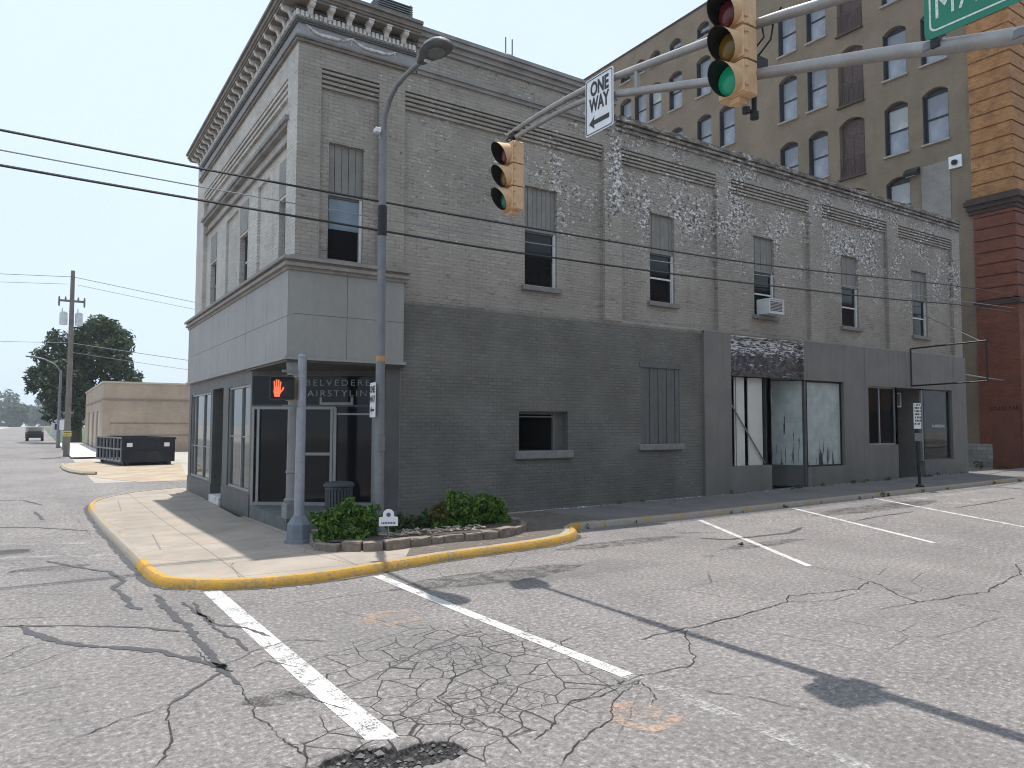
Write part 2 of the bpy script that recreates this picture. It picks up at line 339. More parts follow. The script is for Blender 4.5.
def asphalt():
    k = N('old_asphalt'); x, y, z = k.sep()
    grit = k.noise(19, 8, .88); grit2 = k.noise(120, 3, .7); mid = k.noise(1.1, 7, .62); big = k.noise(.22, 4, .5)
    base = k.mix(k.ramp(mid, .3, .7), (.158, .146, .142), (.204, .190, .183))
    base = k.mix(k.ramp(big, .38, .66, 0, .5), base, (.22, .205, .195))
    ag = k.vor(70, 'F1'); 
    base = k.mix(k.ramp(grit, .36, .50, .9, 0), base, (.045, .043, .045))
    base = k.mix(k.ramp(grit, .51, .63, 0, .9), base, (.46, .44, .43))
    base = k.mix(k.ramp(grit2, .58, .72, 0, .5), base, (.48, .47, .46))
    # dark worn wheel lanes and oil stains
    st = k.noise(.7, 6, .6, k.scale(k.P, (.25, 1, 1)))
    base = k.mix(k.ramp(st, .56, .72, 0, .45), base, (.13, .13, .135))
    lane = k.noise(.35, 5, .6, k.scale(k.P, (1, .35, 1))); base = k.mix(k.ramp(lane, .42, .68, 0, .4), base, (.10, .098, .10))
    oil = k.ramp(k.noise(1.3, 5, .6), .64, .74, 0, .5); base = k.mix(oil, base, (.07, .068, .07))
    # alligator cracking
    warp = k.n('TexNoise'); warp.inputs['Scale'].default_value = 2.2; warp.inputs['Detail'].default_value = 5; k.L(k.P, warp.inputs['Vector'])
    vm = k.n('VectorMath'); vm.operation = 'MULTIPLY_ADD'; k.L(warp.outputs['Color'], vm.inputs[0]); vm.inputs[1].default_value = (.16, .16, 0); k.L(k.P, vm.inputs[2])
    fl = k.n('VectorMath'); fl.operation = 'MULTIPLY'; k.L(vm.outputs[0], fl.inputs[0]); fl.inputs[1].default_value = (1, 1, 0)
    v1 = k.vor(3.3, vec=fl.outputs[0]); v2 = k.vor(7., vec=fl.outputs[0]); v3 = k.vor(.42, vec=fl.outputs[0])
    def blob(cx, cy, rx, ry):
        a = k.math('POWER', k.math('DIVIDE', k.math('SUBTRACT', x, cx), rx), 2.); b = k.math('POWER', k.math('DIVIDE', k.math('SUBTRACT', y, cy), ry), 2.)
        return k.math('ADD', k.math('SQRT', k.math('ADD', a, b)), k.math('MULTIPLY', k.math('SUBTRACT', k.noise(1.4, 4), .5), 1.3))
    z1 = k.math('MINIMUM', blob(3.05, 5.3, 1.35, 1.55), blob(2.2, 4.6, 1.0, .7))
    c1 = k.math('MULTIPLY', k.ramp(v1, .009, .022, 1, 0), k.ramp(z1, 1.0, .8)); 
    c2 = k.math('MULTIPLY', k.ramp(v2, .012, .03, .8, 0), k.ramp(k.math('MINIMUM', blob(2.7, 4.7, .8, .55), blob(3.1, 5.7, .7, .5)), .9, .6))
    c3 = k.math('MULTIPLY', k.ramp(v3, .0016, .0032, .6, 0), k.ramp(k.noise(.5, 3), .45, .55))
    cr = k.math('MAXIMUM', k.math('MAXIMUM', c1, c2), c3)
    base = k.mix(k.math('MULTIPLY', cr, .95), base, (.035, .034, .034))
    # coarse stripped patch where the surface course is gone
    ra = k.math('MULTIPLY', k.ramp(k.math('MINIMUM', blob(6.2, 8.2, 2.0, .55), blob(17., 10.2, 3.2, .6)), 1.1, .7), k.ramp(k.noise(60, 3, .7), .45, .58))
    base = k.mix(k.math('MULTIPLY', ra, .6), base, (.09, .09, .092))
    at = k.n('Attribute'); at.attribute_name = 'broken'; bk = at.outputs['Fac']
    rub = k.mix(k.ramp(k.noise(34, 5, .7), .42, .62), (.006, .006, .007), (.055, .053, .052))
    base = k.mix(k.ramp(k.math('ADD', bk, k.math('MULTIPLY', k.math('SUBTRACT', k.noise(40, 4), .5), .5)), .25, .5), base, rub)
    h = k.math('ADD', grit, k.math('MULTIPLY', cr, -1.6)); k.bump(h, .6, .012)
    return k.done(base, .88, 0, .3)
M['asphalt'] = asphalt()
M['rubble'] = plain('broken_asphalt', (.035, .035, .036), .95, var=.6, scale=25, bump=.9)
M['tar'] = None
M['crack_'] = plain('crack_dark', (.06, .059, .058), .9, var=.4, scale=15)
def decal(name, c, wear=.5, scale=16, soft=.1, amount=1., rough=.8, dark=None):
    k = N(name); a = k.noise(scale, 8, .8); b = k.noise(scale*.13, 4); f = k.math('ADD', a, k.math('MULTIPLY', k.math('SUBTRACT', b, .5), .5))
    k.done(k.mix(k.ramp(k.noise(5, 6, .7), .3, .7), tuple(v*.8 for v in c), c), rough, 0, .3); t = k.n('BsdfTransparent'); mx = k.n('MixShader')
    k.L(k.ramp(f, wear-soft, wear+soft, 0, amount), mx.inputs[0]); k.L(t.outputs[0], mx.inputs[1]); k.L(k.b.outputs[0], mx.inputs[2]); k.L(mx.outputs[0], k.o.inputs['Surface']); return k.mat
def worn(name, c, under, wear=.5, scale=16):
    k = N(name); a = k.noise(scale, 8, .75); b = k.noise(scale*.12, 4); f = k.math('ADD', a, k.math('MULTIPLY', k.math('SUBTRACT', b, .5), .35))
    cl = k.mix(k.ramp(f, wear, wear+.07), under, k.mix(k.ramp(k.noise(5, 4), .3, .7), tuple(v*.88 for v in c), c)); k.bump(k.noise(90, 3), .3, .008); return k.done(cl, .8)
M['tar'] = decal('tar_sealant', (.075, .075, .08), .36, 22, .08, .95, .65)
M['crack'] = decal('crack_dark', (.035, .034, .034), .40, 26, .08, .95)
M['line_white'] = decal('road_line_paint', (.57, .565, .55), .43, 34, .07)
M['line_faint'] = decal('worn_road_line', (.50, .49, .48), .54, 26, .1, .75)
M['kerb_yellow'] = worn('yellow_kerb_paint', (.50, .285, .04), (.26, .20, .12), .42, 20)
M['kerb_gray'] = worn('bare_kerb', (.31, .28, .245), (.36, .24, .07), .40, 7)
M['spray'] = decal('orange_spray_paint', (.52, .36, .27), .52, 24, .14, .75)
def concrete(name, c, joint=1.5, tint=None):
    k = N(name); x, y, z = k.sep(); a = k.noise(.9, 7, .6); f = k.noise(60, 3, .7)
    cl = k.mix(k.ramp(a, .3, .7), tuple(v*.82 for v in c), tuple(v*1.12 for v in c)); cl = k.mix(k.ramp(f, .36, .5, .3, 0), cl, tuple(v*.6 for v in c))
    if tint: cl = k.mix(k.ramp(k.noise(1.7, 6, .65), .52, .68, 0, .7), cl, tint)
    def jt(u): return k.math('LESS_THAN', k.math('ABSOLUTE', k.math('SUBTRACT', k.math('FRACT', k.math('DIVIDE', u, joint)), .5)), .007)
    j = k.math('MAXIMUM', jt(x), jt(y)); cl = k.mix(k.math('MULTIPLY', j, .6), cl, tuple(v*.35 for v in c))
    ck = k.vor(.55, vec=k.scale(k.P, (1, 1, 0))); cl = k.mix(k.ramp(ck, .002, .006, .6, 0), cl, tuple(v*.3 for v in c))
    k.bump(k.math('SUBTRACT', f, j), .3, .008); return k.done(cl, .85)
M['sidewalk'] = concrete('sidewalk_concrete', (.325, .285, .24), 1.5, (.37, .28, .21))
M['sidewalk_side'] = concrete('gray_sidewalk', (.16, .15, .142), 1.5)
M['worn_walk'] = decal('worn_dark_concrete', (.155, .135, .115), .42, 6, .14, .95)
M['white_walk'] = concrete('pale_concrete', (.60, .58, .56), 2.)
M['lot'] = plain('gravel_lot', (.36, .335, .30), .95, var=.25, scale=.8, bump=.4, dirt=(.42, .34, .24, .7))
M['dirt'] = plain('bare_dirt', (.34, .275, .20), .95, var=.25, scale=.8, bump=.4)
M['grass'] = plain('grass', (.06, .09, .03), .95, var=.4, scale=.3)
def leaf(name, c1, c2):
    k = N(name); g = k.n('NewGeometry'); r = g.outputs['Random Per Island']
    cl = k.mix(r, c1, c2); k.done(cl, .55, 0, .3)
    k.b.inputs['Transmission Weight'].default_value = 0
    t = k.n('BsdfTranslucent'); k.L(cl, t.inputs[0]); mx = k.n('MixShader'); mx.inputs[0].default_value = .25; k.L(k.b.outputs[0], mx.inputs[1]); k.L(t.outputs[0], mx.inputs[2]); k.L(mx.outputs[0], k.o.inputs['Surface']); return k.mat
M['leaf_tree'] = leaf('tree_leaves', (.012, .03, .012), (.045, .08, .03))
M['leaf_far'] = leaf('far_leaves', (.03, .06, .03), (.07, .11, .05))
M['leaf_shrub'] = leaf('shrub_leaves', (.018, .055, .008), (.15, .27, .045))
M['leaf_brown'] = leaf('shrub_brown_leaves', (.06, .065, .02), (.20, .17, .05))
M['leaf_low'] = leaf('low_leaves', (.02, .05, .015), (.06, .11, .035))

# ------------------------------------------------------------------ ground, road, pavements
def grid(xs, ys, zf, name, mats, mi=None, dz=0):
    b = MB(); nx = len(xs); vs = [(x, y, zf(x, y)+dz) for y in ys for x in xs]; fs = []; ms = []
    for j in range(len(ys)-1):
        for i in range(nx-1):
            fs.append((j*nx+i, j*nx+i+1, (j+1)*nx+i+1, (j+1)*nx+i)); ms.append(mi((xs[i]+xs[i+1])/2, (ys[j]+ys[j+1])/2) if mi else 0)
    b.v = vs; b.f = fs; b.m = ms
    o = b.build(name, mats, smooth='all'); return struct(o)
def frange(a, b, s): n = max(1, round((b-a)/s)); return [a+(b-a)*i/n for i in range(n+1)]
def merge(*ls): return sorted({round(v, 4) for l in ls for v in l})
grid([-500, -60, 0, 60, 500], [-120, -60, 60, 420, 760], lambda x, y: -.45, 'ground', M['lot'])
xs = merge(frange(-60, 1.2, 2.4), frange(1.2, 2.75, .02), frange(2.75, 14, .75), frange(14, 90, 2))
ys = merge(frange(-30, 3.5, 1.5), frange(3.5, 4.95, .02), frange(4.95, 18, .72), frange(18, 30, 2))
road = grid(xs, ys, zr, 'road', M['asphalt'])
at_ = road.data.attributes.new('broken', 'FLOAT', 'POINT'); at_.data.foreach_set('value', [potd(x, y) if 1.2 < x < 2.75 and 3.5 < y < 4.95 else 0. for y in ys for x in xs])
grid(frange(-11, 1.75, 2), frange(30, 460, 10), zr, 'side_road', M['asphalt'])
grid(frange(1.75, 40, 3), frange(30, 62, 4), lambda x, y: -.09, 'gravel_lot', M['lot'])
grid(frange(1.75, 40, 8), frange(62, 460, 40), lambda x, y: -.12, 'verge', M['grass'])

def sheet(outline, name, mat, zf, step=1.2, kind='structure'):
    xs_ = [p[0] for p in outline]; ys_ = [p[1] for p in outline]; pts = [Vector(p[:2]) for p in outline]; n = len(pts)
    def inside(x, y):
        c = False
        for i in range(n):
            x1, y1 = outline[i][:2]; x2, y2 = outline[i-1][:2]
            if (y1 > y) != (y2 > y) and x < (x2-x1)*(y-y1)/(y2-y1)+x1: c = not c
        return c
    ex = [Vector((x, y)) for x in frange(min(xs_), max(xs_), step)[1:-1] for y in frange(min(ys_), max(ys_), step)[1:-1] if inside(x, y)]
    v, e, f, *_ = delaunay_2d_cdt(pts+ex, [(i, (i+1) % n) for i in range(n)], [], 1, 1e-5)
    b = MB(); b.add([(p.x, p.y, zf(p.x, p.y)) for p in v], [tuple(q) for q in f]); o = b.build(name, mat, smooth='all')
    return tag(o, kind=kind)
KP = [(3.9, 25.3), (3.2, 24.9), (2.34, 24.2), (1.46, 22.7), (1.12, 21.1), (1.1, 18.4), (1.18, 14.5), (1.24, 11.7), (1.27, 10.7), (1.40, 10.1), (1.74, 9.72), (2.38, 9.42), (3.26, 9.37), (4.38, 9.6), (5.29, 9.78), (6.21, 9.88), (7.3, 10.03), (7.96, 10.27), (8.38, 10.65), (8.62, 11.05), (9.0, 11.28), (9.6, 11.32)]
def smoothpath(P, k=4):
    out = []
    for i in range(len(P)-1):
        p0, p1, p2, p3 = [Vector(P[max(0, min(len(P)-1, j))]) for j in (i-1, i, i+1, i+2)]
        for s in range(k):
            t = s/k; out.append(.5*((2*p1)+(p2-p0)*t+(2*p0-5*p1+4*p2-p3)*t*t+(3*p1-p0-3*p2+p3)*t**3))
    out.append(Vector(P[-1])); return out
KS = [Vector((p[0], p[1])) for p in smoothpath(KP)]
KS += [Vector((x, 11.32)) for x in frange(9.6, 90, 2)[1:]]
def offs(path, d):
    out = []
    for i, p in enumerate(path):
        t = (path[min(i+1, len(path)-1)]-path[max(i-1, 0)]).normalized(); out.append(p+Vector((-t.y, t.x))*d)
    return out
KI = offs(KS, .11)     # inner edge of the kerb (pavement side)
IN = [(p.x, p.y) for p in KI]
nC = next(i for i, p in enumerate(KI) if p.x > 9.5 and p.y > 11)
sheet(IN[:nC+1]+[(9.6, 13.75), (7, 16.6), (3.7, 16.6), (3.95, 25.2)], 'sidewalk', M['sidewalk'], zs, .6)
sheet([IN[nC]]+IN[nC+1:]+[(90, 13.75), (29.3, 13.75), (9.6, 13.75)], 'side_sidewalk', M['sidewalk_side'], zs, 1.4)
def kerb(i0, i1, name, mat):
    b = MB(); rows = []
    for i in range(i0, i1+1):
        p, q = KS[i], KI[i]; d = (q-p).normalized(); zt = zs(p.x, p.y)+.012; zb = zbase(p.x, p.y)-.02
        w1 = .006*noise.noise((p.x*3, p.y*3, 0))
        rows.append([(p.x-d.x*.02, p.y-d.y*.02, zb), (p.x-d.x*.005, p.y-d.y*.005, zt-.04), (p.x+d.x*.03, p.y+d.y*.03, zt+w1), (q.x, q.y, zt+w1), (q.x+d.x*.004, q.y+d.y*.004, zt-.05)])
    n = 5; v = [p for r in rows for p in r]
    b.add(v, [(i*n+j, i*n+j+1, (i+1)*n+j+1, (i+1)*n+j) for i in range(len(rows)-1) for j in range(n-1)])
    b.add(rows[0]+rows[-1], [(0, 1, 2, 3, 4), (9, 8, 7, 6, 5)])
    return struct(b.build(name, mat, smooth=True))
iA = 19; iB = 27; iE = 80
kerb(0, 12, 'kerb', M['kerb_gray']); kerb(12, 18, 'painted_kerb', M['kerb_yellow']); kerb(18, 28, 'kerb', M['kerb_gray']); kerb(28, iE, 'painted_kerb', M['kerb_yellow']); kerb(iE, len(KS)-1, 'kerb', M['kerb_gray'])

sheet([(4.6, 9.9), (5.3, 10.02), (6.2, 10.12), (7.25, 10.27), (7.85, 10.48), (8.2, 10.78), (8.5, 11.2), (8.9, 11.5), (9.6, 11.6), (9.6, 13.4), (7.9, 13.4), (7.6, 12.0), (7.75, 11.5), (7.35, 10.95), (6.65, 10.62), (5.75, 10.68), (5.0, 10.6)], 'worn_sidewalk', M['worn_walk'], lambda x, y: zs(x, y)+.005, .5)
# road markings, seals and cracks as thin sheets on the road
def ribbon(pts, wd, name=None, mat=None, b=None, dz=.004, jit=0., res=.12, taper=True):
    b = b or MB(); P = []
    for a, c in zip(pts, pts[1:]):
        a = Vector(a); c = Vector(c); n = max(1, int((c-a).length/res)); P += [a.lerp(c, i/n) for i in range(n)]
    P.append(Vector(pts[-1])); 
    if jit: P = [p+Vector((noise.noise((p.x*5, p.y*5, 7)), noise.noise((p.x*5, p.y*5, 2))))*jit*.5+Vector((random.uniform(-1, 1), random.uniform(-1, 1)))*min(.012, jit*.2) for p in P]
    v = []; L = len(P)
    for i, p in enumerate(P):
        t = (P[min(i+1, L-1)]-P[max(i-1, 0)]).normalized(); nn = Vector((-t.y, t.x))
        ww = wd*(.5+(.45*noise.noise((p.x*6, p.y*6, 5)) if jit else 0))
        if jit and taper: ww *= min(1, .25+min(i, L-1-i)*.35)
        for s_ in (-1, 1):
            q = p+nn*(ww*s_ + (wd*.35*noise.noise((p.x*23, p.y*23, s_*9)) if jit else 0)); v.append((q.x, q.y, zr(q.x, q.y)+dz))
    b.add(v, [(2*i, 2*i+1, 2*i+3, 2*i+2) for i in range(L-1)])
    return struct(b.build(name, mat)) if name else b
lw = MB()
ribbon([(1.84, 9.55), (1.88, 7), (1.92, 5.15), (1.95, 4.48)], .2, b=lw)
ribbon([(3.90, 9.3), (3.98, 6.8), (4.10, 4.55)], .14, b=lw)
ribbon([(12.0, 11.0), (9.47, 6.59)], .11, b=lw); ribbon([(15.4, 11.15), (13.1, 6.65)], .11, b=lw); ribbon([(19.0, 11.15), (16.2, 6.2)], .11, b=lw)
struct(lw.build('road_marking', M['line_white']))
lf = MB()
ribbon([(4.10, 4.55), (4.12, 4.3), (4.2, 2.4)], .14, b=lf); ribbon([(-6, 16.2), (-.42, 13.75), (.95, 13.1)], .2, b=lf); ribbon([(-6, 18.4), (-.48, 15.5), (.8, 14.8)], .2, b=lf)
for i in range(7): ribbon([(18.0+i*1.25, 9.35+.03*i), (18.5+i*1.25, 9.35+.03*i)], .3, b=lf)
for i in range(6): ribbon([(19.6+i*1.4, 10.5), (20.3+i*1.4, 10.5)], .3, b=lf)
struct(lf.build('worn_road_marking', M['line_faint']))
def pp(*a): return [gp(x, y) for x, y in a]
tar = MB()
for wd, pl_ in [(.045, [(-40, 628), (0, 627), (23, 626), (78, 626), (147, 628), (186, 632)]), (.09, [(19, 626), (31, 634), (70, 644), (147, 650), (182, 656), (217, 666), (233, 672)]),
    (.075, [(47, 560), (78, 567), (109, 572), (124, 581), (114, 588), (124, 596), (132, 607), (142, 610)]), (.085, [(155, 594), (167, 610), (186, 625), (198, 641), (211, 656), (223, 670), (241, 687)]),
    (.05, [(182, 602), (202, 616), (217, 625), (248, 629), (272, 637)]), (.045, [(194, 602), (202, 617), (215, 629), (237, 641), (248, 652)]),
    (.10, [(-60, 496), (0, 497), (23, 497), (43, 502)]), (.10, [(-60, 522), (0, 523), (35, 523), (93, 527)]), (.09, [(35, 508), (43, 516)]),
    (.05, [(223, 672), (194, 689), (171, 705)]), (.1, [(700, 538), (725, 540), (752, 537), (790, 533), (802, 528)]), (.06, [(674, 533), (718, 533)]), (.07, [(857, 522), (880, 518), (914, 514)]), (.07, [(955, 511), (977, 508), (1015, 502)])]:
    ribbon(pp(*pl_), wd*.8, b=tar, jit=.06, dz=.005, res=.05)
ribbon([tuple(KS[i]+Vector((-.05, -.03))) for i in range(8, 40)], .10, b=tar, jit=.03, dz=.0045, res=.1)
ribbon([tuple(KS[i]+Vector((0, -.07))) for i in range(40, 76)], .07, b=tar, jit=.05, dz=.0045, res=.1)
struct(tar.build('tar_seal', M['tar']))
M['ravel'] = decal('ravelled_asphalt', (.08, .078, .077), .53, 46, .12, .7, .95)
for cx, cy, ax1, ay1 in ((5.2, 8.4, 1.5, .38), (17.2, 10.0, 2.6, .42), (1.65, 5.6, .35, .16), (8.6, 9.6, 1.4, .25), (.2, 12.3, .5, .2), (10.5, 8.2, 1.1, .2)):
    sheet([(cx+ax1*math.cos(a*math.pi/10)*(1+.25*noise.noise((a, cx, 0))), cy+ay1*math.sin(a*math.pi/10)*(1+.3*noise.noise((a*1.3, cy, 5)))) for a in range(20)], 'worn_asphalt_patch', M['ravel'], lambda x, y: zr(x, y)+.0025, .4)
cr = MB()
for wd, pl_ in [(.022, [(241, 687), (252, 711), (272, 730), (295, 749), (310, 761)]), (.02, [(171, 705), (128, 718), (97, 730), (60, 745)]), (.028, [(171, 705), (167, 722), (171, 742), (155, 768)]),
    (.03, [(640, 640), (678, 630), (708, 624), (738, 617), (786, 602), (790, 596), (835, 592), (858, 589), (869, 581), (880, 585), (899, 596), (918, 602), (948, 599), (955, 596), (985, 593), (1008, 579), (1021, 574), (1015, 564)]),
    (.016, [(786, 602), (809, 602), (835, 600), (854, 594), (873, 593)]), (.02, [(872, 611), (895, 607), (918, 602)]), (.018, [(955, 604), (978, 609), (1024, 616)]), (.018, [(687, 630), (689, 649), (696, 656), (689, 666), (640, 675), (600, 690)]),
    (.016, [(812, 566), (850, 576), (869, 581)]), (.02, [(640, 682), (655, 694), (651, 705)]), (.016, [(0, 593), (40, 594), (90, 596)]), (.014, [(0, 700), (40, 690), (80, 684)]),
    (.024, [(451, 660), (455, 674), (439, 698), (455, 712), (497, 730), (520, 752)]), (.02, [(640, 680), (600, 698), (575, 700), (560, 712), (548, 735), (527, 742)]),
    (.02, [(640, 680), (612, 705), (612, 718), (580, 742), (560, 765)]), 
    (.022, [(195, 650), (215, 668), (260, 650), (290, 640), (330, 642)]), (.02, [(280, 690), (330, 704), (352, 712)]), (.016, [(0, 660), (24, 648), (50, 640)]), (.02, [(240, 672), (268, 662), (300, 668)]), (.016, [(700, 690), (760, 700), (820, 712)]), (.014, [(590, 560), (640, 568), (700, 560)])]:
    ribbon(pp(*pl_), wd*(.52 if pl_[0][0] > 590 else .42), b=cr, jit=.07, dz=.006, res=.045)
struct(cr.build('road_crack', M['crack']))
sp = MB()
def arc(cx, cy, rx, ry, a0, a1, n=14): return [(cx+rx*math.cos(R_(a0+(a1-a0)*i/n)), cy+ry*math.sin(R_(a0+(a1-a0)*i/n))) for i in range(n+1)]
for c, s_ in ((gp(395, 617), 1.), (gp(645, 716), .8)):
    ribbon(arc(c[0], c[1], .26*s_, .26*s_, 10, 330), .1, b=sp, jit=.05, dz=.0035, taper=False); ribbon([(c[0]-.16*s_, c[1]+.1), (c[0]+.12, c[1]-.02)], .16, b=sp, jit=.05, dz=.0032, taper=False); ribbon([(c[0]-.2*s_, c[1]), (c[0]-.5*s_, c[1]+.12)], .05, b=sp, jit=.03, dz=.0038)
struct(sp.build('sprayed_road_mark', M['spray']))
# dirt and pale walk by the lot
sheet([gp(60, 470, -.08), gp(62, 464, -.08), gp(90, 461, -.08), gp(180, 463, -.08), gp(190, 480, -.08), gp(140, 482, -.08), gp(100, 478, -.08)], 'bare_dirt', M['dirt'], lambda x, y: -.083, 2)
sheet([(1.7, 50.5), (3.85, 50.5), (3.85, 90), (1.7, 90)], 'pale_sidewalk', M['white_walk'], lambda x, y: .02, 4)
lk = MB(); pth = [gp(*p, -.05) for p in ((62, 465), (64, 469), (72, 472), (85, 474), (96, 474))]
lk.tube([(x, y, -.04) for x, y in pth], .1, 6); struct(lk.build('lot_kerb', M['kerb_gray']))
# loose asphalt in the pothole
st = MB()
for i in range(150):
    x = random.uniform(1.45, 2.4); y = random.uniform(4.02, 4.52)
    if potd(x, y) < .45: continue
    r = random.uniform(.008, .02) if random.random() < .85 else random.uniform(.025, .04)
    v = [Vector((random.uniform(-1, 1), random.uniform(-1, 1), random.uniform(-1, 1))).normalized()*r*random.uniform(.7, 1.2) for _ in range(6)]
    ax_ = [Vector(d)*r*random.uniform(.7, 1.25) for d in ((1, 0, 0), (-1, 0, 0), (0, 1, 0), (0, -1, 0), (0, 0, .7), (0, 0, -.7))]
    rot = Matrix.Rotation(random.random()*3, 3, 'Z'); c = Vector((x, y, zr(x, y)+r*.4))
    st.add([c+rot@a for a in ax_], [(0, 2, 4), (2, 1, 4), (1, 3, 4), (3, 0, 4), (2, 0, 5), (1, 2, 5), (3, 1, 5), (0, 3, 5)])
tag(st.build('loose_stones', plain('loose_asphalt', (.16, .155, .15), .95, var=.5, scale=20)), kind='stuff')

# ------------------------------------------------------------------ the gray corner building
X0, Y0, X1, Y1 = 3.95, 13.6, 29.25, 24.1
bld = thing('corner_building', 'two-storey corner building in flaking gray paint with an ornate corner cornice and vacant shopfronts', 'building', BX)
def text_mesh(s, size, depth=.004, align='CENTER', spacing=1., bold=0.):
    cu = bpy.data.curves.new('lettering', 'FONT'); cu.body = s; cu.size = size; cu.extrude = depth; cu.align_x = align; cu.align_y = 'CENTER'; cu.space_character = spacing; cu.offset = bold
    o = bpy.data.objects.new('lettering', cu); col.objects.link(o); bpy.context.view_layer.update()
    me = bpy.data.meshes.new_from_object(o.evaluated_get(bpy.context.evaluated_depsgraph_get())); bpy.data.objects.remove(o); bpy.data.curves.remove(cu)
    vs = [tuple(v.co) for v in me.vertices]; fs = [tuple(p.vertices) for p in me.polygons]; bpy.data.meshes.remove(me); return vs, fs
def text_add(b, s, size, org, ux, uz, depth=.004, spacing=1., bold=0., m=0, width=None):
    """text centred at org, reading along ux, upright along uz"""
    vs, fs = text_mesh(s, size, depth, spacing=spacing, bold=bold); org = Vector(org); ux = Vector(ux); uz = Vector(uz); un = ux.cross(uz)
    if width:
        w_ = max(v[0] for v in vs)-min(v[0] for v in vs); k_ = width/w_
    else: k_ = 1
    b.add([org+ux*v[0]*k_+uz*v[1]+un*v[2] for v in vs], fs, m); return b

# bays of the long street front: (x0, x1, z0, z1)
bays = [(4.41, 5.62, 5.24, 9.0), (6.19, 11.55, 4.6, 9.0), (12.14, 15.68, 4.66, 9.05), (16.28, 19.9, 4.66, 9.05), (20.56, 24.27, 4.66, 9.05), (24.97, 28.68, 4.66, 9.05)]
wins = [(4.62, 5.34), (9.28, 10.2), (13.22, 14.12), (17.36, 18.3), (21.7, 22.65), (25.98, 27.0)]
WZ0, WZM, WZ1 = 5.24, 6.55, 7.6
RD = .11
wl = MB()
HI, LO = 10.25, 9.72; XS = 11.86
wl.wall('y', Y0, X0, XS, 4.57, HI, [(a, b, c, d, RD) for a, b, c, d in bays[:2]])
wl.wall('y', Y0, XS, X1, 4.57, LO, [(a, b, c, d, RD) for a, b, c, d in bays[2:]])
for (a, b, c, d), (u0, u1) in zip(bays, wins): wl.wall('y', Y0+RD, a, b, c, d, [(u0, u1, WZ0 if c < 5.2 else 5.25, WZ1, .16)])
# corbel courses stepping out at the head of every bay
for a, b, c, d in bays:
    for i in range(4): wl.box(a, b, Y0+.006+i*.016, Y0+RD+.02, d-.09*(i+1)-.0, d-.09*i-.036)
# lower brick wall with the low window and the shuttered opening
LOWW = (9.06, 10.44, 1.45, 2.35); SHUT = (12.78, 14.14, 1.56, 3.51)
wl.wall('y', Y0+.004, 6.13, 15.02, -.3, 4.57, [(*LOWW, .3), (*SHUT, .07)])
wl.box(11.57, 12.13, Y0-.03, Y0+.01, 4.62, 8.98)
wl.wall('x', X1, Y0, Y1, -.3, LO, into=-1); wl.wall('y', Y1, X0, X1, -.3, LO, into=-1)
wl.build('wall', M['brick'], bld); wl = MB()
# side street front
lb = (14.27, 23.0, 5.24, 8.95); lw_ = [(14.42, 15.14), (17.85, 18.66), (21.52, 22.34)]
wl.wall('x', X0, Y0, Y1, 4.5, HI, [(*lb, RD)])
wl.wall('x', X0+RD, lb[0], lb[1], lb[2], lb[3], [(a, b, 5.42, 6.66, .2) for a, b in lw_]+[(a, b, 5.4, 7.46, .06) for a, b in ((15.95, 16.95), (18.9, 20.3))])
for a, b in ((15.95, 16.95), (18.9, 20.3)): wl.poly([(X0+RD+.06, a, 5.4), (X0+RD+.06, b, 5.4), (X0+RD+.06, b, 7.46), (X0+RD+.06, a, 7.46)])
for i in range(3): wl.box(X0+.006+i*.018, X0+RD+.02, lb[0], lb[1], lb[3]-.11*(i+1), lb[3]-.11*i-.045)
wl.wall('x', XS, Y0, Y1, LO, HI, into=-1); wl.wall('y', Y1, X0, XS, LO, HI, into=-1)
wl.build('side_wall', M['brick_side_lit'], bld)
rf = MB(); rf.box(X0+.2, XS-.02, Y0+.2, Y1-.05, 9.75, 9.8); rf.box(XS, X1-.1, Y0+.2, Y1-.05, 9.3, 9.35); rf.build('roof', M['roof'], bld)

# copings and string courses
tb = MB()
for p, z0, z1 in ((.05, 10.0, 10.09), (.1, 10.09, 10.2), (.17, 10.2, 10.3), (.21, 10.3, 10.38)): tb.box(6.43, XS+.08, Y0-p, Y0+.3, z0, z1)
tb.box(XS+.02, XS+.1, Y0+.3, Y1, 10.22, 10.36)
for p, z0, z1 in ((.05, 9.42, 9.5), (.09, 9.5, 9.56)): tb.box(6.43, XS-.1, Y0-p, Y0+.01, z0, z1)
tb.build('coping', M['brick_trim'], bld)
cp = MB()
zc = 0
xx = XS+.1
while xx < X1+.05:                                       # slightly uneven cap courses
    x2 = min(xx+random.uniform(.5, 1.1), X1+.06); zc = random.uniform(-.015, .015)
    cp.box(xx, x2-.012, Y0-.075, Y0+.3, LO+.001, LO+.085+zc); cp.box(xx+.004, x2-.02, Y0-.04, Y0+.27, LO+.085+zc, LO+.15+zc*1.5); xx = x2
cp.box(XS+.1, X1+.03, Y0-.03, Y0+.01, LO-.24, LO-.17); cp.box(XS+.1, X1+.04, Y0-.05, Y0+.01, LO-.12, LO-.05)
cp.build('coping', M['brick'], bld)
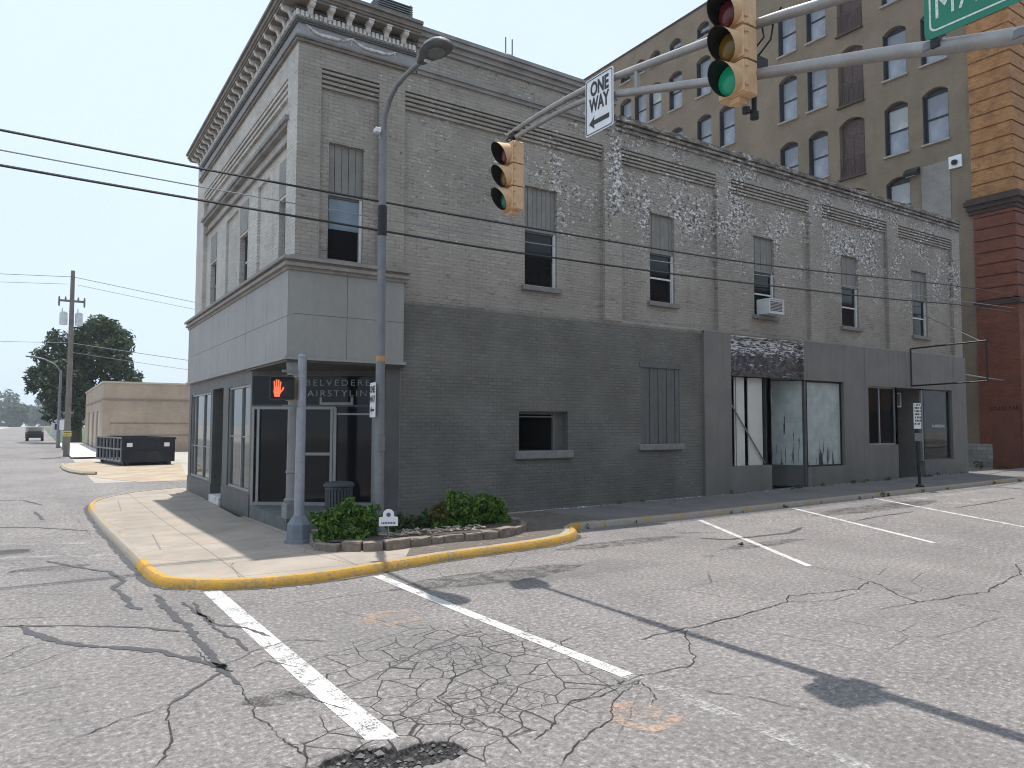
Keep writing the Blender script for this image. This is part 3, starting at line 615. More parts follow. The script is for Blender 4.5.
# corner cornice
cn = MB(); dkk = MB(); OV = .36; XE = 6.40; YE = 23.55
def lring(p0, z0, z1, mb=cn, yb=.06):                       # L-shaped moulding round the corner, projecting p0
    mb.box(X0-p0, XE, Y0-p0, Y0+yb, z0, z1); mb.box(X0-p0, X0+yb, Y0+yb, YE+ (p0 if p0 > .2 else 0), z0, z1)
lring(OV-.06, 10.10, 10.15); lring(OV-.03, 10.15, 10.20); lring(OV, 10.20, 10.30); lring(OV+.04, 10.30, 10.36)
cn.box(X0-OV+.02, XE-.02, Y0-OV+.02, Y0+.5, 10.36, 10.40); cn.box(X0-OV+.02, X0+.5, Y0+.5, YE+.3, 10.36, 10.40)
lring(.10, 9.995, 10.02, dkk, .004); lring(.012, 10.02, 10.105, dkk, .003)  # dark strip paints in the shade between the brackets
dkk.build('bracket_shade', M['dark_panel'], bld)
lring(.055, 9.40, 9.46); lring(.085, 9.46, 9.50)
cornice = cn.build('cornice', M['cornice_metal'], bld)
dk = MB(); lring(.06, 9.765, 9.80, dk, .005); lring(.075, 9.80, 9.845, dk, .005); dk.build('bed_mould', M['dark_panel'], bld, cornice)
fz = MB(); lring(.02, 9.50, 9.765, fz, .004); fz.build('frieze', plain('frieze_paint', (.26, .26, .265), .65, var=.15, scale=4, dirt=(.5, .5, .5, .5)), bld, cornice)
dn = MB(); lring(.045, 9.845, 9.995, dn, .003)
x = X0-.08
while x < XE-.05: dn.box(x, x+.055, Y0-.095, Y0-.046, 9.87, 9.98); x += .09
y = Y0-.02
while y < YE: dn.box(X0-.095, X0-.046, y, y+.055, 9.87, 9.98); y += .09
dn.build('dentil_band', M['pale_flaked'], bld, cornice)
# scrolled brackets under the corona
def bracket_profile():
    P = [(0, 0)]; 
    for i in range(9): t = i/8; P.append((.02+.06*math.sin(t*math.pi*.9)+.17*t*t*t, -.10+.02+t*.085))
    P = [(0, -.105), (.05, -.105), (.085, -.085), (.095, -.05), (.10, -.02), (.13, .0), (.19, .005), (.235, .02), (.25, .045), (.245, .075), (0, .075)]
    return P
bp = MB(); bp.extrude([(-.05, -p, z) for p, z in bracket_profile()], (.1, 0, 0)); bp.box(-.06, .06, -.27, 0, .075, .095)
br0 = bp.build('bracket', M['pale_flaked'], None)
br0.parent = cornice; base = Vector(BX)
spots = [(x, Y0, 0) for x in (4.13, 4.52, 4.91, 5.31, 5.70, 6.08)]+[(X0, Y0+.2+.42*i, -90) for i in range(24)]
for i, (x, y, a) in enumerate(spots):
    o = br0 if i == 0 else br0.copy()
    if i: col.objects.link(o)
    o.location = Vector((x, y-.04 if a == 0 else y, 10.045-.02))-base + Vector((-.04 if a else 0, 0, 0)); o.rotation_euler.z = R_(a)
# festoons
gm = MB()
for a, b in ((4.10, 4.98), (5.02, 5.95)):
    for i in range(25):
        t = i/24; x = a+(b-a)*t; z = 9.74-.13*math.sin(math.pi*t)-.02*math.sin(t*9); r = .022+.016*math.sin(math.pi*t)+random.uniform(-.004, .008)
        gm.lathe([(.002, -r), (r*.8, -r*.5), (r, 0), (r*.8, r*.5), (.002, r)], (x, Y0-.03, z), 6)
for x in (4.12, 5.0, 5.93):
    for i in range(4): gm.lathe([(.002, -.02), (.02-.003*i, 0), (.002, .02)], (x+random.uniform(-.01, .01), Y0-.03, 9.715-.035*i), 6)
gm.build('garland', M['pale_flaked'], bld, cornice)

# belt course and sheet-metal fascia above the corner shop
bc = MB()
for p, z0, z1 in ((.18, 4.92, 4.985), (.24, 4.985, 5.05), (.2, 5.05, 5.10), (.28, 5.10, 5.16), (.12, 5.16, 5.215)):
    bc.box(X0-p, 6.16+p*.3, Y0-p, Y0+.03, z0, z1); bc.box(X0-p, X0+.03, Y0+.03, Y1+p*.3, z0, z1)
bc.build('belt_course', plain('belt_course_paint', (.25, .235, .215), .7, var=.2, scale=3, bump=.3, dirt=(.19, .115, .075, .55)), bld)
FX, FY = 3.8, 13.46
fs_ = MB()
seams = [FX+.012, 4.95, 6.15]
for a, b in zip(seams, seams[1:]):
    for z0, z1 in ((3.30, 4.10), (4.108, 4.92)): fs_.box(a+.004, b-.004, FY, FY+.14, z0, z1)
ys_ = [FY-.0, 14.95, 16.7, 18.5, 20.4, 22.2, Y1+.02]
for a, b in zip(ys_, ys_[1:]):
    for z0, z1 in ((3.30, 4.05), (4.058, 4.92)): fs_.box(FX, FX+.12, a+.005, b-.005, z0, z1)
fs_.box(FX+.03, 6.13, FY+.03, Y0+.1, 3.29, 4.925); fs_.box(FX+.03, X0+.1, Y0, Y1, 3.29, 4.925)
fsc = fs_.build('fascia_panel', M['fascia'], bld)
fe = MB(); fe.box(FX-.05, 6.19, FY-.05, FY+.15, 3.24, 3.295); fe.box(FX-.05, FX+.2, FY+.15, Y1+.04, 3.24, 3.295)
fe.build('drip_edge', M['fascia'], bld, fsc)
sp_ = MB(); sp_.box(FX, 6.2, FY, 16.5, 3.2, 3.238); sp_.build('soffit', M['dark_panel'], bld)

# upper windows: sash window under a board panel
def sash(name_x0, w, z0, zm, z1, rail=True):
    """built with its left bottom corner at the origin, facing -y; returns frame object with sub-parts"""
    h = zm-z0; b = MB(); t = .05
    b.box(0, t*.6, 0, .07, .0, h); b.box(w-t, w, -.02, .07, 0, h, 1); b.box(t*.6, w-t, 0, .07, 0, t*.9, 1); b.box(t*.6, w-t, 0, .07, h-t*.8, h)  # right jamb made white as though lit; left and top stay dark
    if rail: b.box(t*.6, w-t, .01, .06, h*.5-.022, h*.5+.022, 1)
    return b
def upper_window(x0, w, front=True, zbot=WZ0, zmid=WZM, ztop=WZ1, blind=False, rail=True):
    fr = sash(0, w, zbot, zmid, ztop, rail=rail)
    fr = fr.build('window', [M['shutter'], M['white_frame']], None); fr.parent = bld
    pn = MB(); h = zmid-zbot; pn.poly([(.05, .045, .04), (w-.05, .045, .04), (w-.05, .045, h*.5), (.05, .045, h*.5)]); pn.poly([(.05, .03, h*.5), (w-.05, .03, h*.5), (w-.05, .03, h-.03), (.05, .03, h-.03)], 1)
    p = pn.build('pane', [M['glass_dark'], M['glass_blind'] if blind else M['glass_dark']], None); p.parent = fr
    bd = MB(); n = max(4, int(w/.13)); hz = ztop-zmid
    for i in range(n if hz > .1 else 0): bd.box(i*w/n+.006, (i+1)*w/n-.006, -.012 if i % 2 else -.006, .03, h+.05, h+hz)
    if hz > .1: bd.box(0, w, .03, .06, h, h+hz)
    bd.box(-.0, w, -.03, .05, h-.0, h+.06)
    q = bd.build('board_panel', M['wood_board'], None); q.parent = fr
    s = MB(); s.cbox(-.1, w+.1, -.19, .02, -.11, .0, .012); s = s.build('sill', M['sill'], None); s.parent = fr
    return fr
M['glass_blind'] = glass('shade_glass', (.16, .21, .25), .1)
for i, (a, b) in enumerate(wins):
    fr = upper_window(a, b-a, blind=(i == 0), rail=i not in (0, 1)); fr.location = Vector((a, Y0+RD+.085, WZ0+.01))-base
for a, b in lw_:
    fr = upper_window(a, b-a, zbot=5.42, zmid=6.66, ztop=6.662); fr.location = Vector((X0+RD+.12, b, 5.42))-base; fr.rotation_euler.z = R_(-90)
sdm = MB()
for a, b in lw_: sdm.box(X0+RD-.012, X0+RD+.02, a, b, 6.72, 7.46)
sdm.box(X0-.02, X0+RD+.02, lb[0], lb[1], 7.98, 8.06); sdm.box(X0-.07, X0+RD+.02, lb[0]-.1, lb[1]+.1, 8.06, 8.15); sdm.box(X0+.03, X0+RD+.02, lb[0], lb[1], 7.68, 7.72)
sdm.build('moulding', M['brick_trim'], bld)
# low window
lwf = MB(); a, b, c, d = LOWW
lwf.box(a, a+.05, Y0+.16, Y0+.24, c, d); lwf.box(b-.34, b-.26, Y0+.14, Y0+.2, c, d); lwf.box(b-.26, b, Y0+.2, Y0+.24, c, d); lwf.box(a, b, Y0+.16, Y0+.24, d-.07, d); lwf.box(a, b-.3, Y0+.12, Y0+.16, d-.14, d-.11)
lf_ = lwf.build('low_window', M['shutter'], bld)
pv = MB(); pv.wall('y', Y0+.245, a-.3, b+.3, c-.3, d+.3, [(a, b-.28, c, d-.0, 1.6)]); pv.poly([(a, Y0+1.84, c), (b, Y0+1.84, c), (b, Y0+1.84, d), (a, Y0+1.84, d)]); pv.build('dark_opening', M['dark_void'], bld, lf_)
sl = MB(); sl.cbox(a-.13, b+.1, Y0-.1, Y0+.1, c-.17, c-.004); sl.build('sill', M['sill'], bld, lf_)
shm = MB(); a, b, c, d = SHUT; n = 9
for i in range(n): shm.box(a+(b-a)*i/n+.008, a+(b-a)*(i+1)/n-.008, Y0+.015+(i % 2)*.012, Y0+.07, c, d)
so_ = shm.build('boarded_opening', M['shutter'], bld)
s2 = MB(); s2.cbox(a-.12, b+.1, Y0-.08, Y0+.03, c-.15, c-.004); s2.build('sill', M['sill'], bld, so_); s2 = MB(); s2.box(a-.05, b+.05, Y0-.015, Y0+.02, d+.003, d+.14); s2.build('lintel', M['shutter'], bld, so_)

# corner shop: side-street shopfront
SX = 3.87
sf = MB()
sf.wall('x', SX, 16.3, Y1, -.3, 3.24, [(20.8, 23.75, .5, 2.9, .1), (19.2, 20.5, .0, 2.95, .9), (16.42, 18.62, .55, 2.92, .1)])
sf.poly([(SX+.9, 19.2, 0), (SX+.9, 20.5, 0), (SX+.9, 20.5, 2.95), (SX+.9, 19.2, 2.95)])
sf.wall('y', 16.3, SX, SX+.6, -.3, 3.24); sf.wall('y', Y1, SX, X0+.02, -.3, 3.24, into=-1)
sf.box(SX-.02, SX-.001, 16.31, 19.18, -.2, .5); sf.box(SX-.02, SX-.001, 20.52, Y1-.01, -.2, .46)
sf.build('shopfront_wall', M['dark_panel'], bld)
sf = MB(); sf.box(5.83, 6.13, Y0-.02, Y0+.26, -.3, 3.24); sf.box(6.09, 6.128, Y0+.26, 15.2, -.3, 3.24); sf.build('pilaster', M['dark_panel'], bld)
def shop_window(y0, y1, z0, z1, splits, zsplits=()):
    b = MB(); t = .05
    b.box(SX+.03, SX+.09, y0, y0+t, z0, z1); b.box(SX+.03, SX+.09, y1-t, y1, z0, z1); b.box(SX+.02, SX+.095, y0+t, y1-t, z0, z0+t); b.box(SX+.03, SX+.09, y0+t, y1-t, z1-t, z1)
    for s in splits: b.box(SX+.03, SX+.085, s-.03, s+.03, z0+t, z1-t)
    for s in zsplits: b.box(SX+.045, SX+.08, y0+t, y1-t, s-.015, s+.015)
    f = b.build('shop_window', M['alu'], bld); g = MB(); ys = [y0+t]+list(splits)+[y1-t]
    for a, b_ in zip(ys, ys[1:]): g.poly([(SX+.07, a, z0+t), (SX+.07, b_, z0+t), (SX+.07, b_, z1-t), (SX+.07, a, z1-t)])
    g.build('pane', M['glass_gray'], bld, f); return f
shop_window(20.8, 23.75, .5, 2.9, (21.9, 23.2), (1.4,)); shop_window(16.42, 18.62, .55, 2.92, (17.35,), (1.75,))
ds = MB(); ds.poly([(SX+.88, 19.22, .1), (SX+.88, 20.48, .1), (SX+.88, 20.48, 2.93), (SX+.88, 19.22, 2.93)]); ds.box(SX+.82, SX+.88, 19.2, 20.5, 2.2, 2.3)
ds.build('side_door', M['black'], bld)
stp = MB(); stp.cbox(SX-.06, SX+.85, 19.24, 20.46, -.1, .2); stp.build('door_step', M['pale_flaked'], bld)

# corner entry: slanted glazing behind the corner column
A = Vector((3.9, 16.3)); B = Vector((6.09, 14.72)); dv = (B-A); LN = dv.length; du = dv/LN; dnn = Vector((du.y, -du.x))   # dnn points to the street corner
if dnn.x+dnn.y > 0: dnn = -dnn
def E(s, z, d=0): p = A+du*s*LN+dnn*d; return (p.x, p.y, z)
def ebox(b, s0, s1, z0, z1, d0, d1, m=0): b.extrude([E(s0, z0, d0), E(s1, z0, d0), E(s1, z1, d0), E(s0, z1, d0)], tuple(Vector(E(0, 0, d1))-Vector(E(0, 0, d0))), m)
ef = MB()
for s0, s1, z0, z1 in ((0, .022, .3, 2.4), (.045, .065, .3, 2.4), (.335, .355, .3, 2.4), (.38, .4, .34, 2.36), (.64, .66, .34, 2.36), (.665, .69, .3, 2.4), (.975, 1., .3, 2.4)): ebox(ef, s0, s1, z0, z1, 0, .07)
for s0, s1, z0, z1 in ((0, 1, .30, .37), (.0, .68, 2.36, 2.42), (.68, 1, 2.24, 2.28), (.40, .64, 1.37, 1.43), (.555, .82, 2.46, 2.51)): ebox(ef, s0, s1, z0, z1, -.005, .065)
ebox(ef, .55, .57, 2.46, 2.62, -.004, .06); ebox(ef, .80, .82, 2.46, 2.62, -.004, .06)
entry = ef.build('entry_glazing', M['alu'], bld)
ep = MB(); ep.poly([E(0, .3, .02), E(1, .3, .02), E(1, 3.22, .02), E(0, 3.22, .02)]); ep.build('pane', M['glass_dark'], bld, entry)
tl = MB(); ux = (du.x, du.y, 0)
ebox(tl, .0, 1, 2.42, 2.46, 0, .04, 1); ebox(tl, 0, 1, 3.08, 3.2, 0, .05, 1)
sgn = tl.build('transom', [M['black'], M['dark_panel']], bld)
lt = MB()
text_add(lt, 'BELVEDERE', .19, E(.69, 2.93, .03), ux, (0, 0, 1), .003, 1.35, width=1.40); text_add(lt, 'HAIRSTYLING', .19, E(.69, 2.70, .03), ux, (0, 0, 1), .003, 1.3, width=1.68)
lt.build('lettering', M['letter_worn'], bld, sgn)
pf = MB(); zt = .30
pf.extrude([(SX, 16.3, -.2), (SX, Y0-.08, -.2), (6.12, Y0-.08, -.2), (6.12, 14.75, -.2)], (0, 0, .2+zt)); pf.build('entry_platform', plain('green_gray_step', (.11, .125, .12), .8, var=.25, scale=4, bump=.2), bld)
cl_ = MB(); cx, cy = 4.02, 13.66
cl_.cbox(cx-.16, cx+.16, cy-.16, cy+.16, zt, zt+.28, .01); cl_.lathe([(.15, .58), (.16, .60), (.16, .64), (.125, .67), (.12, 1.12), (.135, 1.13), (.135, 1.17), (.12, 1.18), (.112, 2.95), (.15, 3.0), (.16, 3.2)], (cx, cy, 0), 20)
cl_.build('column', plain('column_paint', (.20, .205, .205), .6, dirt=(.13, .13, .13, .5)), bld, smooth=True)

# plain panelled shopfronts along the long street
pw = MB(); PY = 13.53
holesP = [(16.1, 19.33, 3.48, 4.62, .06), (16.1, 17.8, .9, 3.42, .16), (17.8, 19.5, -.3, 3.42, 2.2), (19.5, 21.42, .78, 3.42, .16), (22.78, 24.5, 1.4, 3.34, .14), (24.5, 26.2, -.3, 3.34, 1.0), (26.2, 28.2, .82, 3.34, .14)]
holesP = [(16.1, 19.33, 3.48, 4.602, .06)]+holesP[1:]
pw.wall('y', PY, 15.02, X1+.02, -.3, 4.6, holesP)
pw.box(15.02, X1+.02, PY+.003, Y0+.05, 4.56, 4.603); pw.wall('x', 15.02, PY, Y0+.1, -.3, 4.6); pw.wall('x', X1+.02, PY, Y0+.02, -.3, 4.6, into=-1)
for x in (19.55, 21.5, 22.6, 24.9, 26.7, 28.3): pw.box(x, x+.012, PY-.004, PY+.002, 3.45, 4.58)
for x0, x1, z in ((15.03, 16.09, 1.75), (15.03, 16.09, 3.0), (21.45, 22.76, 1.4), (28.22, 29.2, 1.35)): pw.box(x0, x1, PY-.003, PY+.002, z, z+.01)
pw.box(21.44, 24.45, PY-.006, PY+.001, .3, 1.35)
pw.build('shopfront_panel', M['panel'], bld)
pe = MB(); pe.poly([(16.1, PY+.055, 3.48), (19.33, PY+.055, 3.48), (19.33, PY+.055, 4.6), (16.1, PY+.055, 4.6)]); pe.box(16.1, 19.33, PY-.02, PY+.05, 4.53, 4.555); pe.box(16.1, 19.33, PY-.03, PY+.05, 3.42, 3.478); pe.box(19.30, 19.34, PY-.03, PY+.05, 3.48, 4.6)
pe.build('sign_board', M['peel'], bld)
# rooms behind the glass
def room(x0, x1, y0, y1, z0, z1):
    b = MB(); b.poly([(x0, y1, z0), (x1, y1, z0), (x1, y1, z1), (x0, y1, z1)]); b.poly([(x0, y0, z0), (x0, y1, z0), (x0, y1, z1), (x0, y0, z1)]); b.poly([(x1, y0, z0), (x1, y1, z0), (x1, y1, z1), (x1, y0, z1)])
    b.poly([(x0, y0, z0), (x1, y0, z0), (x1, y1, z0), (x0, y1, z0)]); b.poly([(x0, y0, z1), (x1, y0, z1), (x1, y1, z1), (x0, y1, z1)]); return b
room(16.1, 17.78, PY+.17, 15.6, .6, 3.43).build('shop_interior', plain('dim_room', (.06, .06, .06), .9), bld)
room(22.78, 24.48, PY+.15, 16.2, .6, 3.35).build('shop_interior', plain('dim_green_room', (.05, .065, .065), .9), bld)
room(26.22, 28.2, PY+.15, 15.5, .5, 3.35).build('shop_interior', plain('pale_green_room', (.12, .155, .16), .9), bld)
def front_window(x0, x1, z0, z1, y, splits, mat, frame='dark_panel'):
    b = MB(); t = .05
    b.box(x0, x0+t, y, y+.06, z0, z1); b.box(x1-t, x1, y, y+.06, z0, z1); b.box(x0+t, x1-t, y-.01, y+.065, z0, z0+t); b.box(x0+t, x1-t, y, y+.06, z1-t, z1)
    for s in splits: b.box(s-.025, s+.025, y+.005, y+.055, z0+t, z1-t)
    f = b.build('shop_window', M[frame], bld); g = MB(); g.poly([(x0+t, y+.03, z0+t), (x1-t, y+.03, z0+t), (x1-t, y+.03, z1-t), (x0+t, y+.03, z1-t)]); g.build('pane', M[mat], bld, f); return f
fA = front_window(16.1, 17.8, .9, 3.42, PY+.5, (), 'glass_dark')
bd = MB(); bd.box(16.42, 16.45, PY+.17, PY+.2, .9, 3.4); bd.box(16.5, 16.84, PY+.17, PY+.2, .9, 3.4); bd.box(17.0, 17.62, PY+.17, PY+.2, .9, 3.4); bd.build('white_board', M['board_white'], bld, fA)
bs = MB(); bs.tube([(16.12, PY+.12, 2.75), (17.66, PY+.13, .95)], .022, 6); bs.build('brace', M['wood_board'], bld, fA)
front_window(19.5, 21.42, .78, 3.42, PY+.1, (), 'torn', 'black')
# recessed entry between the first two windows
en = MB()
en.extrude([(19.46, PY+.06, .78), (19.40, PY+.06, .78), (18.25, 15.6, .78), (18.31, 15.6, .78)], (0, 0, .06)); en.extrude([(19.47, PY+.06, .2), (19.42, PY+.06, .2), (18.27, 15.6, .2), (18.32, 15.6, .2)], (0, 0, .58), 0)
en.box(19.40, 19.5, PY+.02, PY+.1, .2, 3.4); en.box(18.22, 18.32, 15.58, 15.7, .2, 3.4); en.extrude([(18.86, 14.50, .84), (18.90, 14.50, .84), (18.86, 14.58, .84), (18.82, 14.58, .84)], (0, 0, 2.5))
rec = en.build('entry_recess', M['dark_panel'], bld)
e2 = MB(); e2.poly([(19.43, PY+.08, .84), (18.28, 15.6, .84), (18.28, 15.6, 3.4), (19.43, PY+.08, 3.4)]); e2.build('pane', M['torn'], bld, rec)
dr = MB(); dr.box(17.84, 18.24, 15.62, 15.68, .2, 2.5); dr.box(17.8, 18.3, 15.60, 15.7, 2.5, 3.4); dr.build('shop_door', M['black'], bld)
fC = front_window(22.78, 24.5, 1.4, 3.34, PY+.08, (23.55,), 'glass_clear', 'alu')
it = MB(); it.box(22.85, 23.4, 14.3, 14.33, 1.4, 2.5); it.box(23.9, 24.2, 14.9, 15.2, .7, 2.0); it.build('backing_board', M['torn'], bld, fC)
fD = front_window(26.2, 28.2, .82, 3.34, PY+.08, (), 'glass_clear', 'dark_panel')
ld = MB(); text_add(ld, 'IN MOTION', .15, (27.35, PY+.095, 2.02), (1, 0, 0), (0, 0, 1), .002, 1.1); ld.build('lettering', M['sign_white'], bld, fD)
d2 = MB(); d2.box(24.52, 26.18, PY+.92, PY+.97, .25, 3.3); d2.build('back_panel', plain('door_green_gray', (.075, .1, .105), .5), bld)
dd = MB(); dd.box(24.9, 24.98, PY+.82, PY+.9, .27, 2.5); dd.box(25.85, 25.93, PY+.82, PY+.9, .27, 2.5); dd.box(24.9, 25.93, PY+.82, PY+.9, 2.5, 2.58); dd.box(26.1, 26.2, PY+.02, PY+.1, .8, 3.3); dr2 = dd.build('shop_door', M['alu'], bld)
dh = MB(); dh.box(25.7, 25.84, PY+.78, PY+.82, 1.15, 1.2); dh.build('handle', M['white_frame'], bld, dr2)
# paint chips fallen along the wall foot
ch = MB()
for i in range(420):
    x = random.choice([random.uniform(9.3, 13.5), random.uniform(6.8, 29), random.uniform(12.4, 14.8)]); y = 13.53-abs(random.gauss(0, .05)) if x < 15 else PY-.02-abs(random.gauss(0, .05)); s = random.uniform(.012, .045); a = random.random()*3
    z = zs(x, y)+.004+random.random()*.01; c_, s_ = math.cos(a)*s, math.sin(a)*s
    ch.poly([(x-c_, y-s_, z), (x+s_, y-c_, z+random.random()*.02), (x+c_, y+s_, z), (x-s_, y+c_, z+random.random()*.015)])
tag(ch.build('paint_flakes', M['chips']), kind='stuff')

# ------------------------------------------------------------------ things on the corner building
def ac_unit(loc, wdt, hgt, dep, label, mat):
    t = thing('air_conditioner', label, 'air conditioner', loc, 'air conditioners on the corner building'); b = MB(); x, y, z = loc
    b.cbox(x-wdt/2, x+wdt/2, y-dep, y, z, z+hgt, .015); b.build('case', mat, t)
    g = MB()
    for i in range(7): zz = z+hgt*(.14+.11*i); g.box(x-wdt*.42, x+wdt*.42, y-dep-.012, y-dep-.001, zz, zz+hgt*.045)
    g.build('grille', M['black'], t)
    f = MB(); k_ = .02
    f.box(x-wdt/2-.03, x-wdt/2, y-dep-.02, y, z-.03, z+hgt+.03); f.box(x+wdt/2, x+wdt/2+.03, y-dep-.02, y, z-.03, z+hgt+.03); f.box(x-wdt/2, x+wdt/2, y-dep-.02, y, z-.03, z-.002); f.box(x-wdt/2, x+wdt/2, y-dep-.02, y, z+hgt+.002, z+hgt+.03); f.build('frame', M['pale_gray'], t)
ac_unit((17.85, Y0+.15, 5.30), .62, .38, .42, 'white air conditioner sitting in an upstairs window sash', M['white_frame'])
ac_unit((18.35, 14.6, 2.72), .6, .42, .4, 'gray framed air conditioner over the recessed shop entry beside torn window film', M['pale_gray'])
ac_unit((25.2, PY+.8, 2.72), .62, .45, .35, 'dim gray air conditioner over the far shop door behind the parking sign', M['galv_dull'])
sfm = thing('sign_frame', 'empty black rectangular sign frame sticking out over the sidewalk', 'sign frame', (25.42, Y0-.1, 3.4)); b = MB()
P4 = [(25.42, Y0-.08, 4.72), (25.42, 11.1, 4.78), (25.42, 11.1, 3.48), (25.42, Y0-.08, 3.42)]
for a, c in zip(P4, P4[1:]+P4[:1]): b.tube([a, c], .028, 6)
b.build('frame', M['black'], sfm); b = MB(); b.tube([(25.42, 11.3, 4.8), (26.6, Y0, 6.0)], .012, 5); b.build('stay', M['wire_pale'], sfm)
vb = thing('roof_vent_box', 'dark louvred vent box standing on the corner building roof', 'roof vent', (6.5, 15.2, 9.8)); b = MB()
b.box(6.12, 6.85, 14.9, 15.5, 9.8, 11.35); b.build('case', M['sheet_metal'], vb); b = MB()
for i in range(6): b.box(6.05, 6.92, 14.84, 15.56, 11.35+i*.055, 11.37+i*.055)
for x in (6.08, 6.88): b.box(x-.02, x+.02, 14.86, 15.54, 11.35, 11.68)
b.build('louvre', M['galv_dull'], vb)
dv_ = thing('roof_turbine', 'dark domed roof ventilator with two thin rods behind the parapet', 'roof vent', (9.6, 15.2, 9.8)); b = MB()
b.lathe([(.3, 0), (.3, 1.15), (.46, 1.2), (.46, 1.37), (.36, 1.51), (.2, 1.58), (.02, 1.6)], (9.6, 15.2, 9.8), 16); b.build('dome', M['sheet_metal'], dv_, smooth=True); b = MB()
for x in (9.75, 9.95): b.tube([(x, 15.3, 9.8), (x, 15.3, 12.0)], .018, 5)
b.build('rod', M['galv_dull'], dv_)

# ------------------------------------------------------------------ tall brown building behind
K = 1.15
def hz_(z): return 2.05+K*(z-2.05)
HX = 34.15; HY0 = 13.71; HTOP = hz_(24.9)
hot = thing('tall_building', 'tall brown painted brick building with rows of arched windows and an orange brick corner pier', 'building', (HX, HY0, .3))
cols = [14.54, 16.12, 18.1, 19.75, 21.3, 25.0, 26.55, 28.62, 30.25, 31.5, 32.8, 35.2, 37.2, 39.2]
rows = [(6.9, 9.1), (10.15, 12.4), (13.37, 15.6), (16.65, 18.85), (19.93, 22.12)]
HW = .5*K; holes = []; plc = []
for ci, c in enumerate(cols):
    for ri, (a, b) in enumerate(rows):
        if ci == 2:
            holes.append((K*c-.68, K*c+.68, hz_(a-.4), hz_(b+.05), .3, .3)); plc.append(('d', c, a-.4, b)); continue
        if ci == 0 and ri in (1,): continue
        holes.append((K*c-HW, K*c+HW, hz_(a), hz_(b), .32, .26)); plc.append(('w', c, a, b))
    if ci >= 5: holes.append((K*c-.5, K*c+.5, hz_(23.15), hz_(24.05), .3, .3)); plc.append(('s', c, 23.15, 24.05))
b = MB(); b.wall('x', HX, HY0+1.5, K*42, .2, HTOP, holes); b.wall('x', HX, HY0+.02, HY0+1.5, .2, HTOP)
b.wall('y', K*42, HX, HX+18, .2, HTOP, into=-1); b.wall('x', HX+18, HY0, K*42, .2, HTOP, into=-1); b.box(HX+.01, HX+17.9, HY0+.3, K*42-.01, HTOP-.4, HTOP-.3)
b.wall('y', HY0+.02, HX, HX+18, .2, HTOP)
b.build('wall', M['hotel'], hot)
cpg = MB(); cpg.box(HX-.06, HX+.4, HY0+1.6, K*42, HTOP, HTOP+.12); cpg.build('coping', M['brown_stone'], hot)
hb = Vector(hot.location)
def hwin(w, h, mats, rise):
    b = MB(); t = .09                                # local: y along wall, z up, x into wall
    for y0 in (0, w-t): b.box(-.0, .09, y0, y0+t, 0, h)
    b.box(-.24, .0, 0, .03, 0, h-rise*.95); b.box(-.24, .0, w-.03, w, 0, h-rise*.95)
    b.box(0, .09, t, w-t, 0, t); b.box(0, .09, t, w-t, h-rise-t*.6, h); b.box(.0, .09, t, w-t, h*.48-.04, h*.48+.04)
    f = b.build('window', M['navy'], None); f.parent = hot; g = MB()
    g.poly([(.05, t, t), (.05, w-t, t), (.05, w-t, h*.48), (.05, t, h*.48)]); g.poly([(.03, t, h*.48), (.03, w-t, h*.48), (.03, w-t, h-rise), (.03, t, h-rise)], 1)
    p = g.build('pane', mats, None); p.parent = f
    s = MB(); s.box(-.40, .0, -.06, w+.06, -.09, -.003); s = s.build('sill', M['hotel_trim'], None); s.parent = f; return f
wh = K*2.2; protos = [hwin(2*HW, wh, [M['glass_hotel'], M['glass_hotel']], .2), hwin(2*HW, wh, [M['glass_hotel'], M['glass_white']], .2)]
small = hwin(1., K*.9, [M['glass_dark'], M['glass_hotel']], .22)
b = MB(); b.box(0, .08, 0, .1, 0, 3.0); b.box(0, .08, 1.26, 1.36, 0, 3.0); b.box(0, .08, .1, 1.26, 2.2, 3.0); b.box(.02, .08, .1, 1.26, 0, 2.2)
for y in (.12, .68): b.box(-.0, .02, y+.06, y+.48, .15, .95); b.box(0, .02, y+.06, y+.48, 1.1, 2.05)
door0 = b.build('balcony_door', M['rust_iron'], None); door0.parent = hot
b = MB(); b.box(-.36, -.33, .02, 1.34, 1.0, 1.05); b.box(-.36, -.33, .02, 1.34, .08, .12); b.box(-.45, -.0, -.05, 1.41, -.07, -.003)
for i in range(11): b.box(-.355, -.33, .06+i*.121, .085+i*.121, .12, 1.0)
rl = b.build('railing', M['rust_iron'], None); rl.parent = door0
used = set(); rnd = random.Random(3)
for kd, c, a, bz in plc:
    src = {'d': door0, 's': small}.get(kd) or protos[1 if rnd.random() < .22 else 0]
    o = src if src.name not in used else copy_tree(src, hot); used.add(src.name)
    hw2 = {'d': .68, 's': .5}.get(kd, HW); o.location = Vector((HX+.27, K*c-hw2, hz_(a)+.003))-hb
for p in protos+[small, door0]: used
